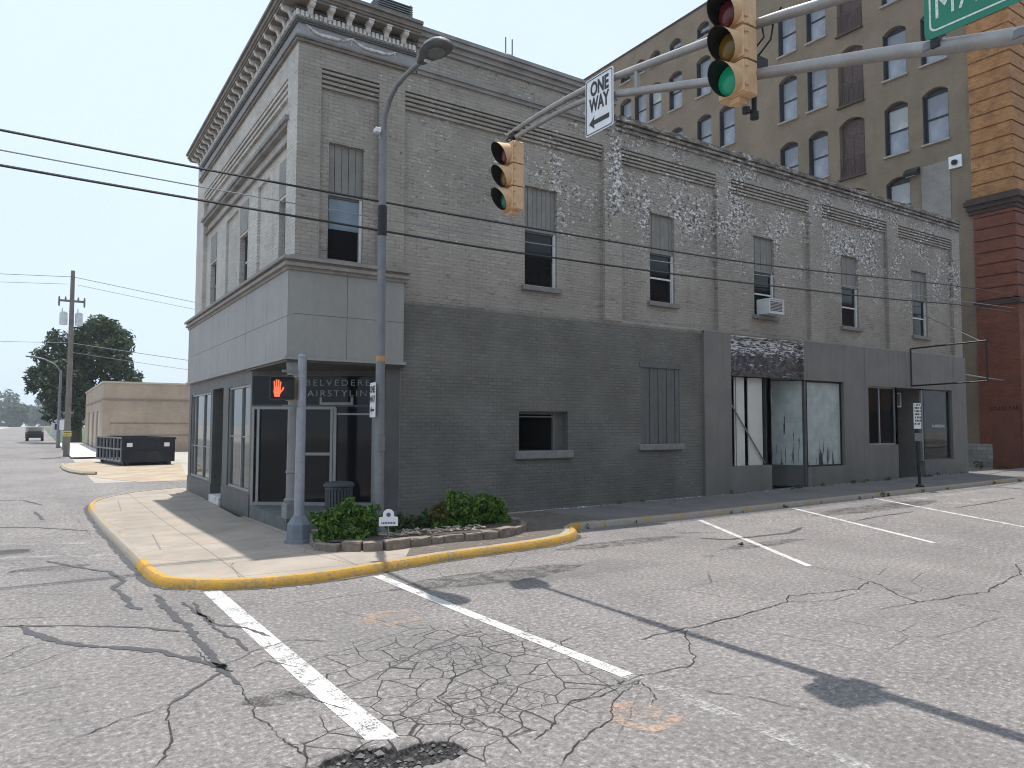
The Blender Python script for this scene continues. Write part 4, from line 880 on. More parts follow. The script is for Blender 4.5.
# pier, cornice, lower storey
b = MB(); z = 11.95
while z < HTOP-.3: b.box(HX-.14, HX+16, HY0-.14, HY0+1.52, z, min(z+.53, HTOP+.2)); b.box(HX-.08, HX+16, HY0-.08, HY0+1.46, z+.53, min(z+.61, HTOP)); z += .61
b.build('pier', M['orange_brick'], hot)
b = MB(); z = 7.45
while z < 11.2: b.box(HX-.14, HX+16, HY0-.14, HY0+1.50, z, min(z+.46, 11.24)); b.box(HX-.08, HX+16, HY0-.08, HY0+1.44, z+.46, z+.52); z += .52
b.box(HX-.13, HX+16, HY0-.13, HY0+1.5, .25, 7.2); b.build('pier', M['red_brick'], hot)
b = MB()
for p, z0, z1 in ((.2, 11.25, 11.42), (.3, 11.42, 11.62), (.42, 11.62, 11.82), (.3, 11.82, 11.94)): b.box(HX-p, HX+16, HY0-p, HY0+1.6+p*.4, z0, z1)
b.box(HX-.22, HX+16, HY0-.22, HY0+1.56, 7.2, 7.4); b.build('cornice', M['brown_stone'], hot)
b = MB(); b.box(HX-.17, HX, HY0+1.02, HY0+2.4, .2, 1.27); b.build('stone_base', M['rubble_stone'], hot)
b = MB(); b.box(HX-.17, HX, HY0-.05, HY0+1.0, .25, 2.7); b.build('bricked_doorway', plain('red_infill', (.14, .05, .032), .85, var=.2), hot)
b = MB(); b.box(HX-.2, HX, HY0-.1, HY0+1.15, 2.85, 2.93)
for i in range(9): b.box(HX-.2, HX-.135, HY0-.08+i*.135, HY0-.0+i*.135, 2.75, 2.85)
b.build('lintel', M['red_brick'], hot)
b = MB(); b.box(HX-.03, HX+.01, K*14.05, K*15.15, hz_(9.5), hz_(12.5)); b.build('block_infill', M['block'], hot)
def wallbox(name, label, cat, y, z, mat, kind):
    t = thing(name, label, cat, (HX, y, z)); b = MB()
    if kind: b.cbox(HX-.1, HX, y-.28, y+.28, z-.28, z+.28, .02); b.build('back_plate', mat, t); g = MB(); g.lathe([(.1, -.12), (.13, -.02), (.11, .06), (.03, .1)], (HX-.16, y, z-.02), 10); g.build('camera_dome', M['black'], t)
    else:
        b.extrude([(HX, y-.32, z-.1), (HX-.28, y-.32, z-.2), (HX-.34, y-.32, z-.05), (HX-.1, y-.32, z+.2), (HX, y-.32, z+.2)], (0, .64, 0)); b.build('housing', mat, t)
        g = MB(); g.extrude([(HX-.02, y-.2, z-.115), (HX-.27, y-.2, z-.215), (HX-.27, y-.2, z-.225), (HX-.02, y-.2, z-.125)], (0, .4, 0)); g.build('lens', M['white_frame'], t)
wallbox('security_camera', 'white square security camera box high on the brown wall beside the orange pier', 'security camera', K*13.83, hz_(12.33), M['sign_white'], 1)
wallbox('flood_light', 'black flood light on the brown wall above the gray parapet', 'flood light', K*15.49, hz_(12.38), M['black'], 0)

# ------------------------------------------------------------------ unseen building added across the street to shade the front and feed reflections
sheet([(7.5, -1.6), (64, -1.6), (64, -5), (7.5, -5)], 'side_sidewalk', M['sidewalk'], lambda x, y: zbase(x, y)+.1, 3)
opp = thing('added_brick_building', 'two-storey dark red brick building added out of view to shade the long street front', 'building', (9, -5, 0)); M['opp'] = brick_mat('dark_red_brick', (.16, .085, .06), None, mort=1.2, vary=.2)
ow_ = [(10.2+3.1*i, 11.5+3.1*i) for i in range(16)]
b = MB(); b.wall('y', -5, 9, 62, -.3, 11.2, [(a, c, 5.4, 7.6, .2) for a, c in ow_]+[(a-.6, c+.6, .8, 3.2, .25) for a, c in ow_], into=-1); b.wall('x', 9, -20, -5, -.3, 11.2); b.wall('x', 62, -20, -5, -.3, 11.2, into=-1); b.wall('y', -20, 9, 62, -.3, 11.2)
b.build('wall', M['opp'], opp); b = MB(); b.box(8.8, 62.2, -20.2, -4.75, 11.2, 11.5); b.build('roof', M['brown_stone'], opp)
for z0, z1, e_ in ((5.4, 7.6, 0), (.8, 3.2, .6)):
    g = MB(); 
    b = MB(); w_ = 1.3+2*e_; b.box(0, w_, 0, .06, 0, .06); b.box(0, w_, 0, .06, z1-z0-.06, z1-z0); b.box(0, .06, 0, .06, .06, z1-z0-.06); b.box(w_-.06, w_, 0, .06, .06, z1-z0-.06); f0 = b.build('window', M['navy'], None); f0.parent = opp
    g.poly([(.06, .02, .06), (w_-.06, .02, .06), (w_-.06, .02, z1-z0-.06), (.06, .02, z1-z0-.06)]); p0 = g.build('pane', M['glass_dark'], None); p0.parent = f0
    for i, (a, c) in enumerate(ow_):
        o = f0 if i == 0 else copy_tree(f0, opp); o.location = (a-e_-9, -.16, z0)

# ------------------------------------------------------------------ tan building, dumpster
tan = thing('low_building', 'low flat-roofed tan block building behind the dumpster', 'building', (3.9, 60.5, -.1)); TX, TY = 3.9, 60.5
b = MB(); b.wall('y', TY, TX+.45, 26, -.3, 5.0); b.wall('x', 26, TY, 84, -.3, 5.0, into=-1); b.wall('y', 84, TX, 26, -.3, 5.0, into=-1); b.wall('x', TX, TY+.45, 84, -.3, 5.0, [(64, 67.5, -.2, 3.0, .2), (69, 72.5, -.2, 3.0, .2), (74, 79, -.2, 3.0, .2)]); b.box(TX-.04, TX+.45, TY-.04, TY+.45, -.3, 3.75); b.box(TX, TX+.45, TY, TY+.45, 3.75, 5.0)
b.build('wall', M['tan_block'], tan)
b = MB(); b.box(TX-.08, 26.1, TY-.08, 84.1, 5.0, 5.12); b.build('roof', M['tan_light'], tan)
b = MB(); b.box(TX-.06, 26, TY-.06, TY+.0, 3.72, 3.86); b.box(TX-.06, TX, TY, 84, 3.72, 3.86); b.box(TX+.5, 26, TY-.03, TY, 2.0, 2.1); b.box(TX+.5, 26, TY-.03, TY, 1.1, 1.2); b.build('band_course', M['tan_dark'], tan)
for y0, y1 in ((64, 67.5), (69, 72.5), (74, 79)):
    b = MB(); b.box(TX+.12, TX+.18, y0, y1, -.2, 3.0)
    for i in range(4): b.box(TX+.1, TX+.12, y0, y1, i*.75-.02, i*.75+.02)
    b.build('garage_door', M['tan_light'], tan)
dmp = thing('dumpster', 'dark navy roll-off dumpster parked in front of the low tan building', 'dumpster', (4.6, 43.5, -.09)); DX0, DX1, DY0, DY1 = 3.45, 5.95, 41.4, 46.5
b = MB(); b.box(DX0+.0, DX1, DY0, DY1, .08, .16); b.box(DX0, DX1, DY0, DY0+.06, .16, 1.28); b.box(DX0, DX1, DY1-.06, DY1, .16, 1.28); b.box(DX1-.06, DX1, DY0, DY1, .16, 1.28)
for p, q in ((DX0-.04, DX1+.04),): b.box(p, q, DY0-.05, DY0+.08, 1.22, 1.33); b.box(p, q, DY1-.05, DY1+.05, 1.22, 1.33); b.box(q-.1, q, DY0, DY1, 1.22, 1.33)
b.box(DX0, DX1, DY0-.03, DY0, .66, .72)
for x in (DX0+.03, DX1-.1): b.box(x, x+.07, DY0-.05, DY0, .16, 1.22)
b.build('body', M['dumpster'], dmp)
b = MB()
for i in range(8): y = DY0+.1+i*(DY1-DY0-.2)/7.; b.box(DX0-.05, DX0+.02, y-.04, y+.04, .1, 1.33)
for z in (.1, .7, 1.27): b.box(DX0-.06, DX0+.02, DY0, DY1, z, z+.07)
b.build('side_rack', M['galv_dull'], dmp)
b = MB(); b.box(DX0+.2, DX0+.35, DY0, DY1, -.06, .08); b.box(DX1-.35, DX1-.2, DY0, DY1, -.06, .08); b.build('skid_rail', M['black'], dmp)
for x in (DX0+.2, DX1-.2):
    for y in (DY0+.3, DY1-.4):
        b = MB(); b.tube([(x-.08, y, .03), (x+.08, y, .03)], .12, 12); b.build('wheel', M['black'], dmp)
b = MB()
for x in (DX0+.32, DX1-.42): b.box(x-.13, x+.13, DY0-.056, DY0-.051, .86, 1.06)
b.build('label_sticker', M['sign_white'], dmp)

dmp.rotation_euler.z = R_(9); dmp.location.x -= .25; dmp.location.y -= .2

# ------------------------------------------------------------------ trees, shrubs
def leaves(b, centers, n, size, rng, squash=1., flat=.0):
    tot = sum(r[3]**2 for r in centers)
    for cx, cy, cz, r in centers:
        for _ in range(int(n*r*r/tot)):
            d = Vector((rng.gauss(0, 1), rng.gauss(0, 1), rng.gauss(0, 1))).normalized(); q = r*(rng.random()**.33)
            q *= 1+.28*noise.noise((d*2.2+Vector((cx, cy, cz))*.7))
            p = Vector((cx, cy, cz))+Vector((d.x*q, d.y*q, d.z*q*squash)); s = size*rng.uniform(.55, 1.25)
            nn = (d*.6+Vector((rng.uniform(-1, 1), rng.uniform(-1, 1), rng.uniform(-.2, 1)))).normalized(); a = nn.orthogonal().normalized(); a.rotate(Matrix.Rotation(rng.random()*6.28, 3, nn)); c = nn.cross(a)
            b.add([p-a*s, p-c*s*.42+a*s*.1, p+a*s, p+c*s*.42+a*s*.1], [(0, 1, 2, 3)])
def clumps(core, rng, k, rs):
    out = []
    for cx, cy, cz, r in core:
        out.append((cx, cy, cz, r*.72))
        for _ in range(k):
            d = Vector((rng.gauss(0, 1), rng.gauss(0, 1), rng.gauss(0, .9))).normalized()*r*rng.uniform(.62, .95); out.append((cx+d.x, cy+d.y, cz+d.z, r*rng.uniform(*rs)))
    return out
def tree(name, base, core, label, cat, leafm, n, size, trunk_r, rng, group=None, k=9, rs=(.22, .42)):
    t = thing(name, label, cat, base, group); b = MB(); leaves(b, clumps(core, rng, k, rs), n, size, rng); b.build('crown', leafm, t)
    b = MB(); top = max(c[2] for c in core); bx, by, bz = base; mid = (bx+.15, by+.1, bz+(top-bz)*.4)
    b.tube([base, (bx+.05, by, bz+(top-bz)*.2), mid, (bx, by, bz+(top-bz)*.8)], [trunk_r*1.3, trunk_r, trunk_r*.8, trunk_r*.25], 8)
    for cx, cy, cz, r in core: b.tube([mid, ((mid[0]+cx)/2, (mid[1]+cy)/2, (mid[2]+cz)/2+.2), (cx, cy, cz)], [trunk_r*.5, trunk_r*.35, trunk_r*.12], 6)
    b.build('trunk', M['bark'], t); return t
def atpx(px, py, D): p = Vector((0, 0, CAMH))+(fw+rt*((px-512)/FPX)-up*((py-384)/FPX))*D; return (p.x, p.y, p.z)
rg = random.Random(11); TD = 79.; core = []
for px, py, r in ((108, 356, 29), (60, 343, 17), (36, 378, 15), (68, 382, 27), (118, 385, 24), (98, 335, 19), (80, 402, 24), (55, 362, 17), (90, 365, 26)):
    p = atpx(px, py, TD+rg.uniform(-3, 3)); core.append((*p, 1.1*r*TD/FPX))
tb_ = atpx(76, 440, TD); tree('leafy_tree', (tb_[0], tb_[1], -.1), core, 'big dark green leafy tree rising behind the low tan building', 'tree', M['leaf_tree'], 17000, .30, .45, rg)
far = [(6, 402, 16, 480, 'tall hazy blue-green tree at the left picture edge at the end of the street'), (17, 410, 9, 430, 'low hazy bush-like tree next to the tallest far tree'), (30, 412, 8, 560, 'small pale hazy tree left of the distant car'),
       (45, 409, 13, 520, 'pale hazy tree straight above the distant dark car'), (58, 410, 9, 450, 'pale hazy tree behind the distant street lamp'), (74, 408, 12, 500, 'hazy tree glimpsed under the big dark crown')]
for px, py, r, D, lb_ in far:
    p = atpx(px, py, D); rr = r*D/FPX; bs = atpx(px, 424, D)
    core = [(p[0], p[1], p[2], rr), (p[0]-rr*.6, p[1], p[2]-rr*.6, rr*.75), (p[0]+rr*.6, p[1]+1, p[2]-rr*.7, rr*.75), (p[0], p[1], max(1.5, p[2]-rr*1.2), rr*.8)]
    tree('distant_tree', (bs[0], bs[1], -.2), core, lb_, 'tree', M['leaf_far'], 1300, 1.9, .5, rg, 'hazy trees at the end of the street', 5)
def shrub(name, base, core, label, mats, n, size, rng, brown=None):
    t = thing(name, label, 'shrub', base); b = MB(); cl2 = clumps([(a, b_, c, r*.93) for a, b_, c, r in core], rng, 22, (.12, .30)); cl2 = [(a+rng.gauss(0, .03), b_+rng.gauss(0, .03), c+rng.gauss(0, .04), r) for a, b_, c, r in cl2]; leaves(b, cl2, n, size, rng); b.build('foliage', mats, t)
    b = MB(); x, y, z = base
    for cx, cy, cz, r in core:
        for _ in range(4): b.tube([(x+rng.uniform(-.1, .1), y+rng.uniform(-.1, .1), z), ((x+cx)/2, (y+cy)/2, z+.25), (cx+rng.uniform(-r, r)*.6, cy+rng.uniform(-r, r)*.6, cz)], [.018, .012, .005], 5)
    b.build('stem', M['bark'], t)
    if brown: b = MB(); leaves(b, clumps(brown, rng, 10, (.16, .3)), int(n*.13), size, rng); b.build('dry_foliage', M['leaf_brown'], t)
    return t
zp = zs(5, 11)
shrub('shrub', (4.3, 11.5, zp), [(4.0, 11.5, zp+.32, .33), (4.38, 11.45, zp+.38, .4), (4.72, 11.5, zp+.34, .34), (4.3, 11.2, zp+.2, .3), (3.9, 11.3, zp+.18, .22)], 'bright green rounded shrub beside the blue-gray signal pole', M['leaf_shrub'], 7500, .055, rg)
shrub('shrub', (6.75, 11.7, zp), [(6.55, 11.65, zp+.42, .38), (6.98, 11.6, zp+.40, .36), (6.25, 11.62, zp+.34, .32), (7.15, 11.55, zp+.28, .28), (6.6, 11.42, zp+.22, .28), (6.1, 11.5, zp+.2, .24)], 'green shrub with a dry brown side at the right end of the stone planter', M['leaf_shrub'], 8500, .05, rg, [(6.02, 11.6, zp+.36, .22)])
t = thing('ground_plant', 'dark low leafy ground plants between the two shrubs', 'plant', (5.5, 11.6, zp)); b = MB()
leaves(b, clumps([(5.15, 11.6, zp+.18, .2), (5.5, 11.75, zp+.2, .22), (5.8, 11.7, zp+.2, .22), (5.4, 11.4, zp+.12, .15)], rg, 8, (.2, .4)), 2200, .045, rg); b.build('foliage', M['leaf_low'], t)
# ------------------------------------------------------------------ planter
pl = thing('planter', 'low curved planter bed edged with rough stone blocks', 'planter', (5.6, 11.4, zp-.02))
path = smoothpath([(3.80, 11.5), (3.80, 11.05), (4.08, 10.84), (4.5, 10.62), (5.0, 10.66), (5.75, 10.74), (6.65, 10.68), (7.3, 11.0), (7.7, 11.55), (7.5, 12.1), (6.4, 12.35), (5.2, 12.3), (4.1, 12.2), (3.80, 11.5)], 6)
b = MB(); b.poly([(p.x, p.y, zp+.13) for p in path[:-1]]); b.build('soil', M['mulch'], pl)
cum = [0]; 
for a, c in zip(path, path[1:]): cum.append(cum[-1]+(c-a).length)
def along(s):
    for i in range(len(cum)-1):
        if cum[i+1] >= s: f = (s-cum[i])/(cum[i+1]-cum[i]); p = path[i].lerp(path[i+1], f); return p, (path[i+1]-path[i]).normalized()
    return path[-1], (path[-1]-path[-2]).normalized()
s = 0
while s < cum[-1]-.2:
    ln = random.uniform(.24, .46); p, tt = along(s+ln/2); nn = Vector((-tt.y, tt.x)); b = MB(); hh = random.uniform(.115, .16)
    e0 = tt*(ln/2-.008); ww = .1
    ring = lambda k_, z: [(p+e0*a*k_+nn*ww*c*k_ ) .to_3d()+Vector((random.uniform(-.008, .008), random.uniform(-.008, .008), z+random.uniform(-.006, .006))) for a, c in ((-1, -.85), (-.85, -1), (0, -1.05), (.85, -1), (1, -.85), (1, .85), (.85, 1), (0, 1.02), (-.85, 1), (-1, .85))]
    A_ = ring(1, zp-.04); B_ = ring(1, zp+hh-.02); C_ = ring(.95, zp+hh); b.add(A_+B_+C_, [(i, (i+1) % 10, 10+(i+1) % 10, 10+i) for i in range(10)]+[(10+i, 10+(i+1) % 10, 20+(i+1) % 10, 20+i) for i in range(10)]+[tuple(range(20, 30))])
    b.build('stone_block', M['planter_stone'], pl); s += ln
t = thing('wood_chips', 'pale wood chips and dry twigs scattered on the planter soil', 'mulch', (5.2, 11.0, zp+.13)); b = MB()
for i in range(130):
    x = random.uniform(4.7, 6.6); y = random.uniform(10.85, 11.35); a = random.random()*3.14; l = random.uniform(.02, .07); z = zp+.14+random.random()*.03
    b.extrude([(x-math.cos(a)*l-.01, y-math.sin(a)*l, z), (x-math.cos(a)*l+.012, y-math.sin(a)*l, z), (x+math.cos(a)*l+.012, y+math.sin(a)*l, z+random.uniform(-.01, .03)), (x+math.cos(a)*l-.01, y+math.sin(a)*l, z)], (0, 0, .008))
bpy.data.objects.remove(t); tag(b.build('wood_chips', plain('wood_chip', (.42, .36, .29), .9, var=.4, scale=15)), kind='stuff')
ys0 = thing('yard_sign', 'small white arch-topped sign with purple print in the planter', 'sign', (4.74, 10.88, zp)); b = MB(); c0 = Vector((4.74, 10.88)); uxs = Vector((.93, -.37)); un_ = Vector((-.37, -.93))
def Y_(u, z, d=0): q = c0+uxs*u+un_*d; return (q.x, q.y, z)
out = [(-.15, .42), (.15, .42), (.15, .56), (.09, .57)]+[(.09*math.cos(R_(a)), .60+.09*math.sin(R_(a))) for a in range(20, 161, 20)]+[(-.09, .57), (-.15, .56)]
b.extrude([Y_(u, z, 0) for u, z in out], (un_.x*.012, un_.y*.012, 0)); b.build('plate', M['sign_white'], ys0)
b = MB(); b.extrude([Y_(.035*math.cos(R_(a)), .60+.035*math.sin(R_(a)), .0135) for a in range(0, 360, 30)], (un_.x*.002, un_.y*.002, 0))
for i in range(9): u = -.11+i*.025; b.extrude([Y_(u, .455, .0135), Y_(u+.017, .455, .0135), Y_(u+.017, .455+random.uniform(.02, .05), .0135), Y_(u, .485, .0135)], (un_.x*.002, un_.y*.002, 0))
b.build('print', M['purple_ink'], ys0); b = MB(); b.box(4.73, 4.75, 10.875, 10.9, zp, .5); b.build('stake', M['galv'], ys0)

# ------------------------------------------------------------------ street lamp at the corner
lx, ly = 4.80, 11.43; lz = zp+.1
lamp = thing('street_lamp', 'tall gray street lamp with a curved arm rising out of the planter', 'street lamp', (lx, ly, lz))
b = MB(); b.tube([(lx, ly, lz), (lx, ly, 1.2), (lx, ly, 7.15)], [.095, .088, .055], 14); b.lathe([(.16, 0), (.16, .1), (.11, .16)], (lx, ly, lz), 14); b.build('pole', M['galv_dull'], lamp, smooth=True)
b = MB(); b.tube([(p.x, p.y, p.z) for p in [Vector(q) for q in ((lx, 11.43, 7.0), (lx, 11.40, 7.3), (lx, 11.16, 7.55), (lx, 10.9, 7.66), (lx, 10.6, 7.69), (lx, 10.2, 7.69), (lx, 9.95, 7.67))]], [.05, .048, .045, .042, .04, .038, .036], 10); b.build('arm', M['galv_dull'], lamp, smooth=True)
b = MB(); prof = [(0, .07), (.12, .1), (.24, .14), (.38, .2), (.56, .225), (.70, .205), (.80, .14), (.84, .03)]; vs = []; n = 12
for s_, r in prof:
    for j in range(n): a = 2*math.pi*j/n; vs.append((lx+r*math.cos(a), 10.0-s_, 7.66+s_*-.03+(r*.55*math.sin(a) if math.sin(a) > 0 else r*.28*math.sin(a))))
b.add(vs, [(i*n+j, i*n+(j+1) % n, (i+1)*n+(j+1) % n, (i+1)*n+j) for i in range(7) for j in range(n)]+[tuple(range(n)), tuple(range(7*n+n-1, 7*n-1, -1))]); lh = b.build('lamp_head', M['sheet_metal'], lamp, smooth=True)
b = MB(); b.extrude([(lx+.12*math.cos(R_(a)), 9.45+.17*math.sin(R_(a)), 7.575) for a in range(0, 360, 30)], (0, 0, .03)); b.build('lens', M['galv_dull'], lamp, lh)
b = MB(); b.box(lx-.05, lx+.05, 9.72, 9.78, 7.58, 7.60); b.build('marking_label', M['white_frame'], lamp, lh)
b = MB(); b.lathe([(.072, 0), (.078, .02), (.078, .5), (.072, .52)], (lx, ly, 5.25), 14); b.lathe([(.078, 0), (.078, .09)], (lx, ly, 3.1), 14, 1); b.box(lx-.05, lx+.05, ly-.11, ly-.06, 1.6, 1.85, 2); b.build('band', [M['black'], M['orange_tape'], M['galv_dull']], lamp)
b = MB(); b.cbox(lx-.16, lx-.06, ly-.06, ly+.06, 7.02, 7.1, .01); b.build('photocell', M['white_frame'], lamp)
ls = thing('one_way_sign', 'narrow-looking white one-way sign turned edge-on on the street lamp pole', 'sign', (lx-.13, ly, 2.2)); b = MB(); b.box(lx-.135, lx-.125, ly-.17, ly+.17, 2.16, 2.74); b.build('plate', M['sign_white'], ls)
b = MB(); text_add(b, 'ONE', .15, (lx-.137, ly, 2.62), (0, -1, 0), (0, 0, 1), .001, bold=.006); text_add(b, 'WAY', .15, (lx-.137, ly, 2.46), (0, -1, 0), (0, 0, 1), .001, bold=.006)
b.extrude([(lx-.1365, ly+q[0], 2.28+q[1]) for q in ((.13, 0), (.05, .06), (.05, .02), (-.13, .02), (-.13, -.02), (.05, -.02), (.05, -.06))], (-.002, 0, 0)); b.build('lettering', M['sign_black'], ls)
b = MB(); b.box(lx-.125, lx-.05, ly-.02, ly+.02, 2.22, 2.26); b.box(lx-.125, lx-.05, ly-.02, ly+.02, 2.64, 2.68); b.build('bracket', M['galv_dull'], ls)

ls.rotation_euler.z = R_(-8)
# ------------------------------------------------------------------ pedestrian signals and trash can
px_, py_ = 3.66, 12.06; pz = zs(px_, py_)
pp_ = thing('signal_pole', 'short blue-gray signal pole on an octagonal base at the curb corner', 'pole', (px_, py_, pz))
b = MB(); b.tube([(px_, py_, pz+.4), (px_+.01, py_, 3.15)], [.085, .072], 14); b.lathe([(.072, 0), (.08, .02), (.05, .06), (.01, .07)], (px_+.01, py_, 3.15), 12); b.build('pole', M['ped_pole'], pp_, smooth=True)
b = MB(); b.lathe([(.24, 0), (.235, .05), (.20, .06), (.195, .3), (.13, .4), (.10, .44)], (px_, py_, pz), 8); b.build('base', plain('base_casting', (.17, .19, .22), .6, var=.2), pp_)
b = MB(); b.box(px_-.32, px_+.02, py_-.02, py_+.02, 2.90, 2.94); b.box(px_-.3, px_+.02, py_-.02, py_+.02, 2.33, 2.36); b.build('bracket', M['galv_dull'], pp_)
def roundrect(w_, h_, r, n=4):
    out = []
    for cx, cy, a0 in ((w_/2-r, h_/2-r, 0), (-w_/2+r, h_/2-r, 90), (-w_/2+r, -h_/2+r, 180), (w_/2-r, -h_/2+r, 270)): out += [(cx+r*math.cos(R_(a0+90*i/n)), cy+r*math.sin(R_(a0+90*i/n))) for i in range(n+1)]
    return out
ph = thing('pedestrian_signal', 'black pedestrian signal showing a red hand on the blue-gray pole', 'pedestrian signal', (3.36, 12.2, 2.62))
hc = Vector((3.39, 12.2)); hu = Vector((.955, -.29)); hn = Vector((-.29, -.955))
def H_(u, z, d): q = hc+hu*u+hn*d; return (q.x, q.y, 2.635+z)
b = MB(); b.extrude([H_(u, z, -.1) for u, z in roundrect(.40, .38, .04)], (hn.x*.17, hn.y*.17, 0)); b.build('housing', M['black'], ph)
b = MB(); o_ = roundrect(.41, .40, .045); i_ = roundrect(.37, .36, .03); n = len(o_)
b.add([H_(u, z, .07) for u, z in o_]+[H_(u, z, .15) for u, z in o_]+[H_(u, z, .15) for u, z in i_]+[H_(u, z, .075) for u, z in i_], [(k_*n+j, k_*n+(j+1) % n, (k_+1)*n+(j+1) % n, (k_+1)*n+j) for k_ in range(3) for j in range(n)]); b.build('visor', plain('visor_black', (.035, .035, .04), .35), ph)
b = MB()
def finger(pts, w_):
    for (a, c), (a2, c2) in zip(pts, pts[1:]):
        d = Vector((a2-a, c2-c)).normalized(); q = Vector((-d.y, d.x))*w_/2; b.extrude([H_(a-q.x, c-q.y, .078), H_(a2-q.x, c2-q.y, .078), H_(a2+q.x, c2+q.y, .078), H_(a+q.x, c+q.y, .078)], (hn.x*.006, hn.y*.006, 0))
hx = -.08
b.extrude([H_(hx+u, z, .0778) for u, z in ((-.045, -.14), (.035, -.14), (.055, -.05), (.05, .02), (-.055, .02), (-.06, -.06))], (hn.x*.006, hn.y*.006, 0))
for u, l in ((-.045, .10), (-.015, .125), (.015, .12), (.043, .09)): finger([(hx+u, .018), (hx+u*1.15, .018+l)], .021)
finger([(hx+.045, -.07), (hx+.085, -.02), (hx+.095, .02)], .022)
b.build('hand_symbol', M['hand'], ph)
ph2 = thing('pedestrian_signal', 'orange-sided pedestrian signal seen from its side behind the blue-gray pole', 'pedestrian signal', (3.6, 12.3, 2.62)); b = MB(); b.cbox(3.54, 3.70, 12.16, 12.56, 2.44, 2.85, .015); b.build('housing', M['signal_yellow'], ph2)
b = MB(); b.box(3.46, 3.54, 12.15, 12.17, 2.44, 2.85); b.box(3.46, 3.54, 12.55, 12.57, 2.44, 2.85); b.box(3.46, 3.54, 12.15, 12.57, 2.83, 2.86); b.box(3.535, 3.54, 12.17, 12.55, 2.45, 2.83); b.build('visor', M['black'], ph2)
tc = thing('trash_can', 'dark slatted steel trash can beside the shop entry', 'trash can', (4.62, 12.85, zs(4.6, 12.8))); cx, cy, cz = tc.location; b = MB()
b.lathe([(.19, .02), (.19, .8)], (cx, cy, cz), 20, 0); b.lathe([(.25, .05), (.25, .1)], (cx, cy, cz), 24); b.lathe([(.25, .78), (.25, .82)], (cx, cy, cz), 24)
for i in range(26): a = 2*math.pi*i/26; x, y = cx+.24*math.cos(a), cy+.24*math.sin(a); d = Vector((-math.sin(a), math.cos(a)))*.018; e = Vector((math.cos(a), math.sin(a)))*.006; b.extrude([(x-d.x-e.x, y-d.y-e.y, cz+.03), (x+d.x-e.x, y+d.y-e.y, cz+.03), (x+d.x+e.x, y+d.y+e.y, cz+.03), (x-d.x+e.x, y-d.y+e.y, cz+.03)], (0, 0, .78))
b.build('body', M['trash'], tc); b = MB(); b.lathe([(.265, .82), (.28, .835), (.28, .87), (.25, .9), (.14, .915), (.13, .88)], (cx, cy, cz), 24); b.build('lid', M['trash'], tc, smooth=True)

# ------------------------------------------------------------------ traffic signal mast over the street
AX = 6.0
mast = thing('traffic_mast', 'long gray truss mast arm of two steel tubes reaching over the street', 'mast arm', (AX, -1.2, 0))
UP = [(AX, -1.2, 5.06), (AX, 2.36, 5.70), (AX, 3.82, 5.96), (AX, 4.7, 6.14), (AX, 6.72, 6.45), (AX, 7.3, 6.53), (AX, 7.99, 6.57), (AX, 8.7, 6.58), (AX, 9.35, 6.56)]
LOW = [(AX, -1.2, 3.98), (AX, 2.36, 4.95), (AX, 3.4, 5.26), (AX, 4.56, 5.58), (AX, 5.28, 5.78), (AX, 6.72, 6.21), (AX, 7.3, 6.37), (AX, 7.99, 6.44), (AX, 9.1, 6.46)]
def s3(P, k=5):
    out = []
    for i in range(len(P)-1):
        p0, p1, p2, p3 = [Vector(P[max(0, min(len(P)-1, j))]) for j in (i-1, i, i+1, i+2)]
        for q in range(k): t = q/k; out.append(.5*((2*p1)+(p2-p0)*t+(2*p0-5*p1+4*p2-p3)*t*t+(3*p1-p0-3*p2+p3)*t**3))
    return out+[Vector(P[-1])]
def taper(n, a, b_): return [a+(b_-a)*i/(n-1) for i in range(n)]
u_ = s3(UP); l_ = s3(LOW)
b = MB(); b.tube(u_, taper(len(u_), .062, .034), 12); b.build('upper_tube', M['galv'], mast, smooth=True)
b = MB(); b.tube(l_, taper(len(l_), .068, .034), 12); b.build('lower_tube', M['galv'], mast, smooth=True)
b = MB(); b.tube([(AX, 6.42, 6.14), (AX, 6.42, 6.40)], .032, 10); b.tube([(AX, 1.9, 4.85), (AX, 1.9, 5.62)], .05, 10); b.build('strut', M['galv'], mast)
b = MB(); b.tube([(AX, -1.2, 0), (AX, -1.2, 5.7)], [.16, .12], 16); b.lathe([(.3, 0), (.3, .06), (.2, .2), (.16, .3)], (AX, -1.2, 0), 16); b.build('pole', M['galv'], mast, smooth=True)
b = MB()
for y, z in ((2.95, 5.12), (2.3, 4.93)): b.lathe([(.075, -.03), (.075, .03)], (AX, y, z), 12)
b.build('clamp', M['galv_dull'], mast)
sigs = []
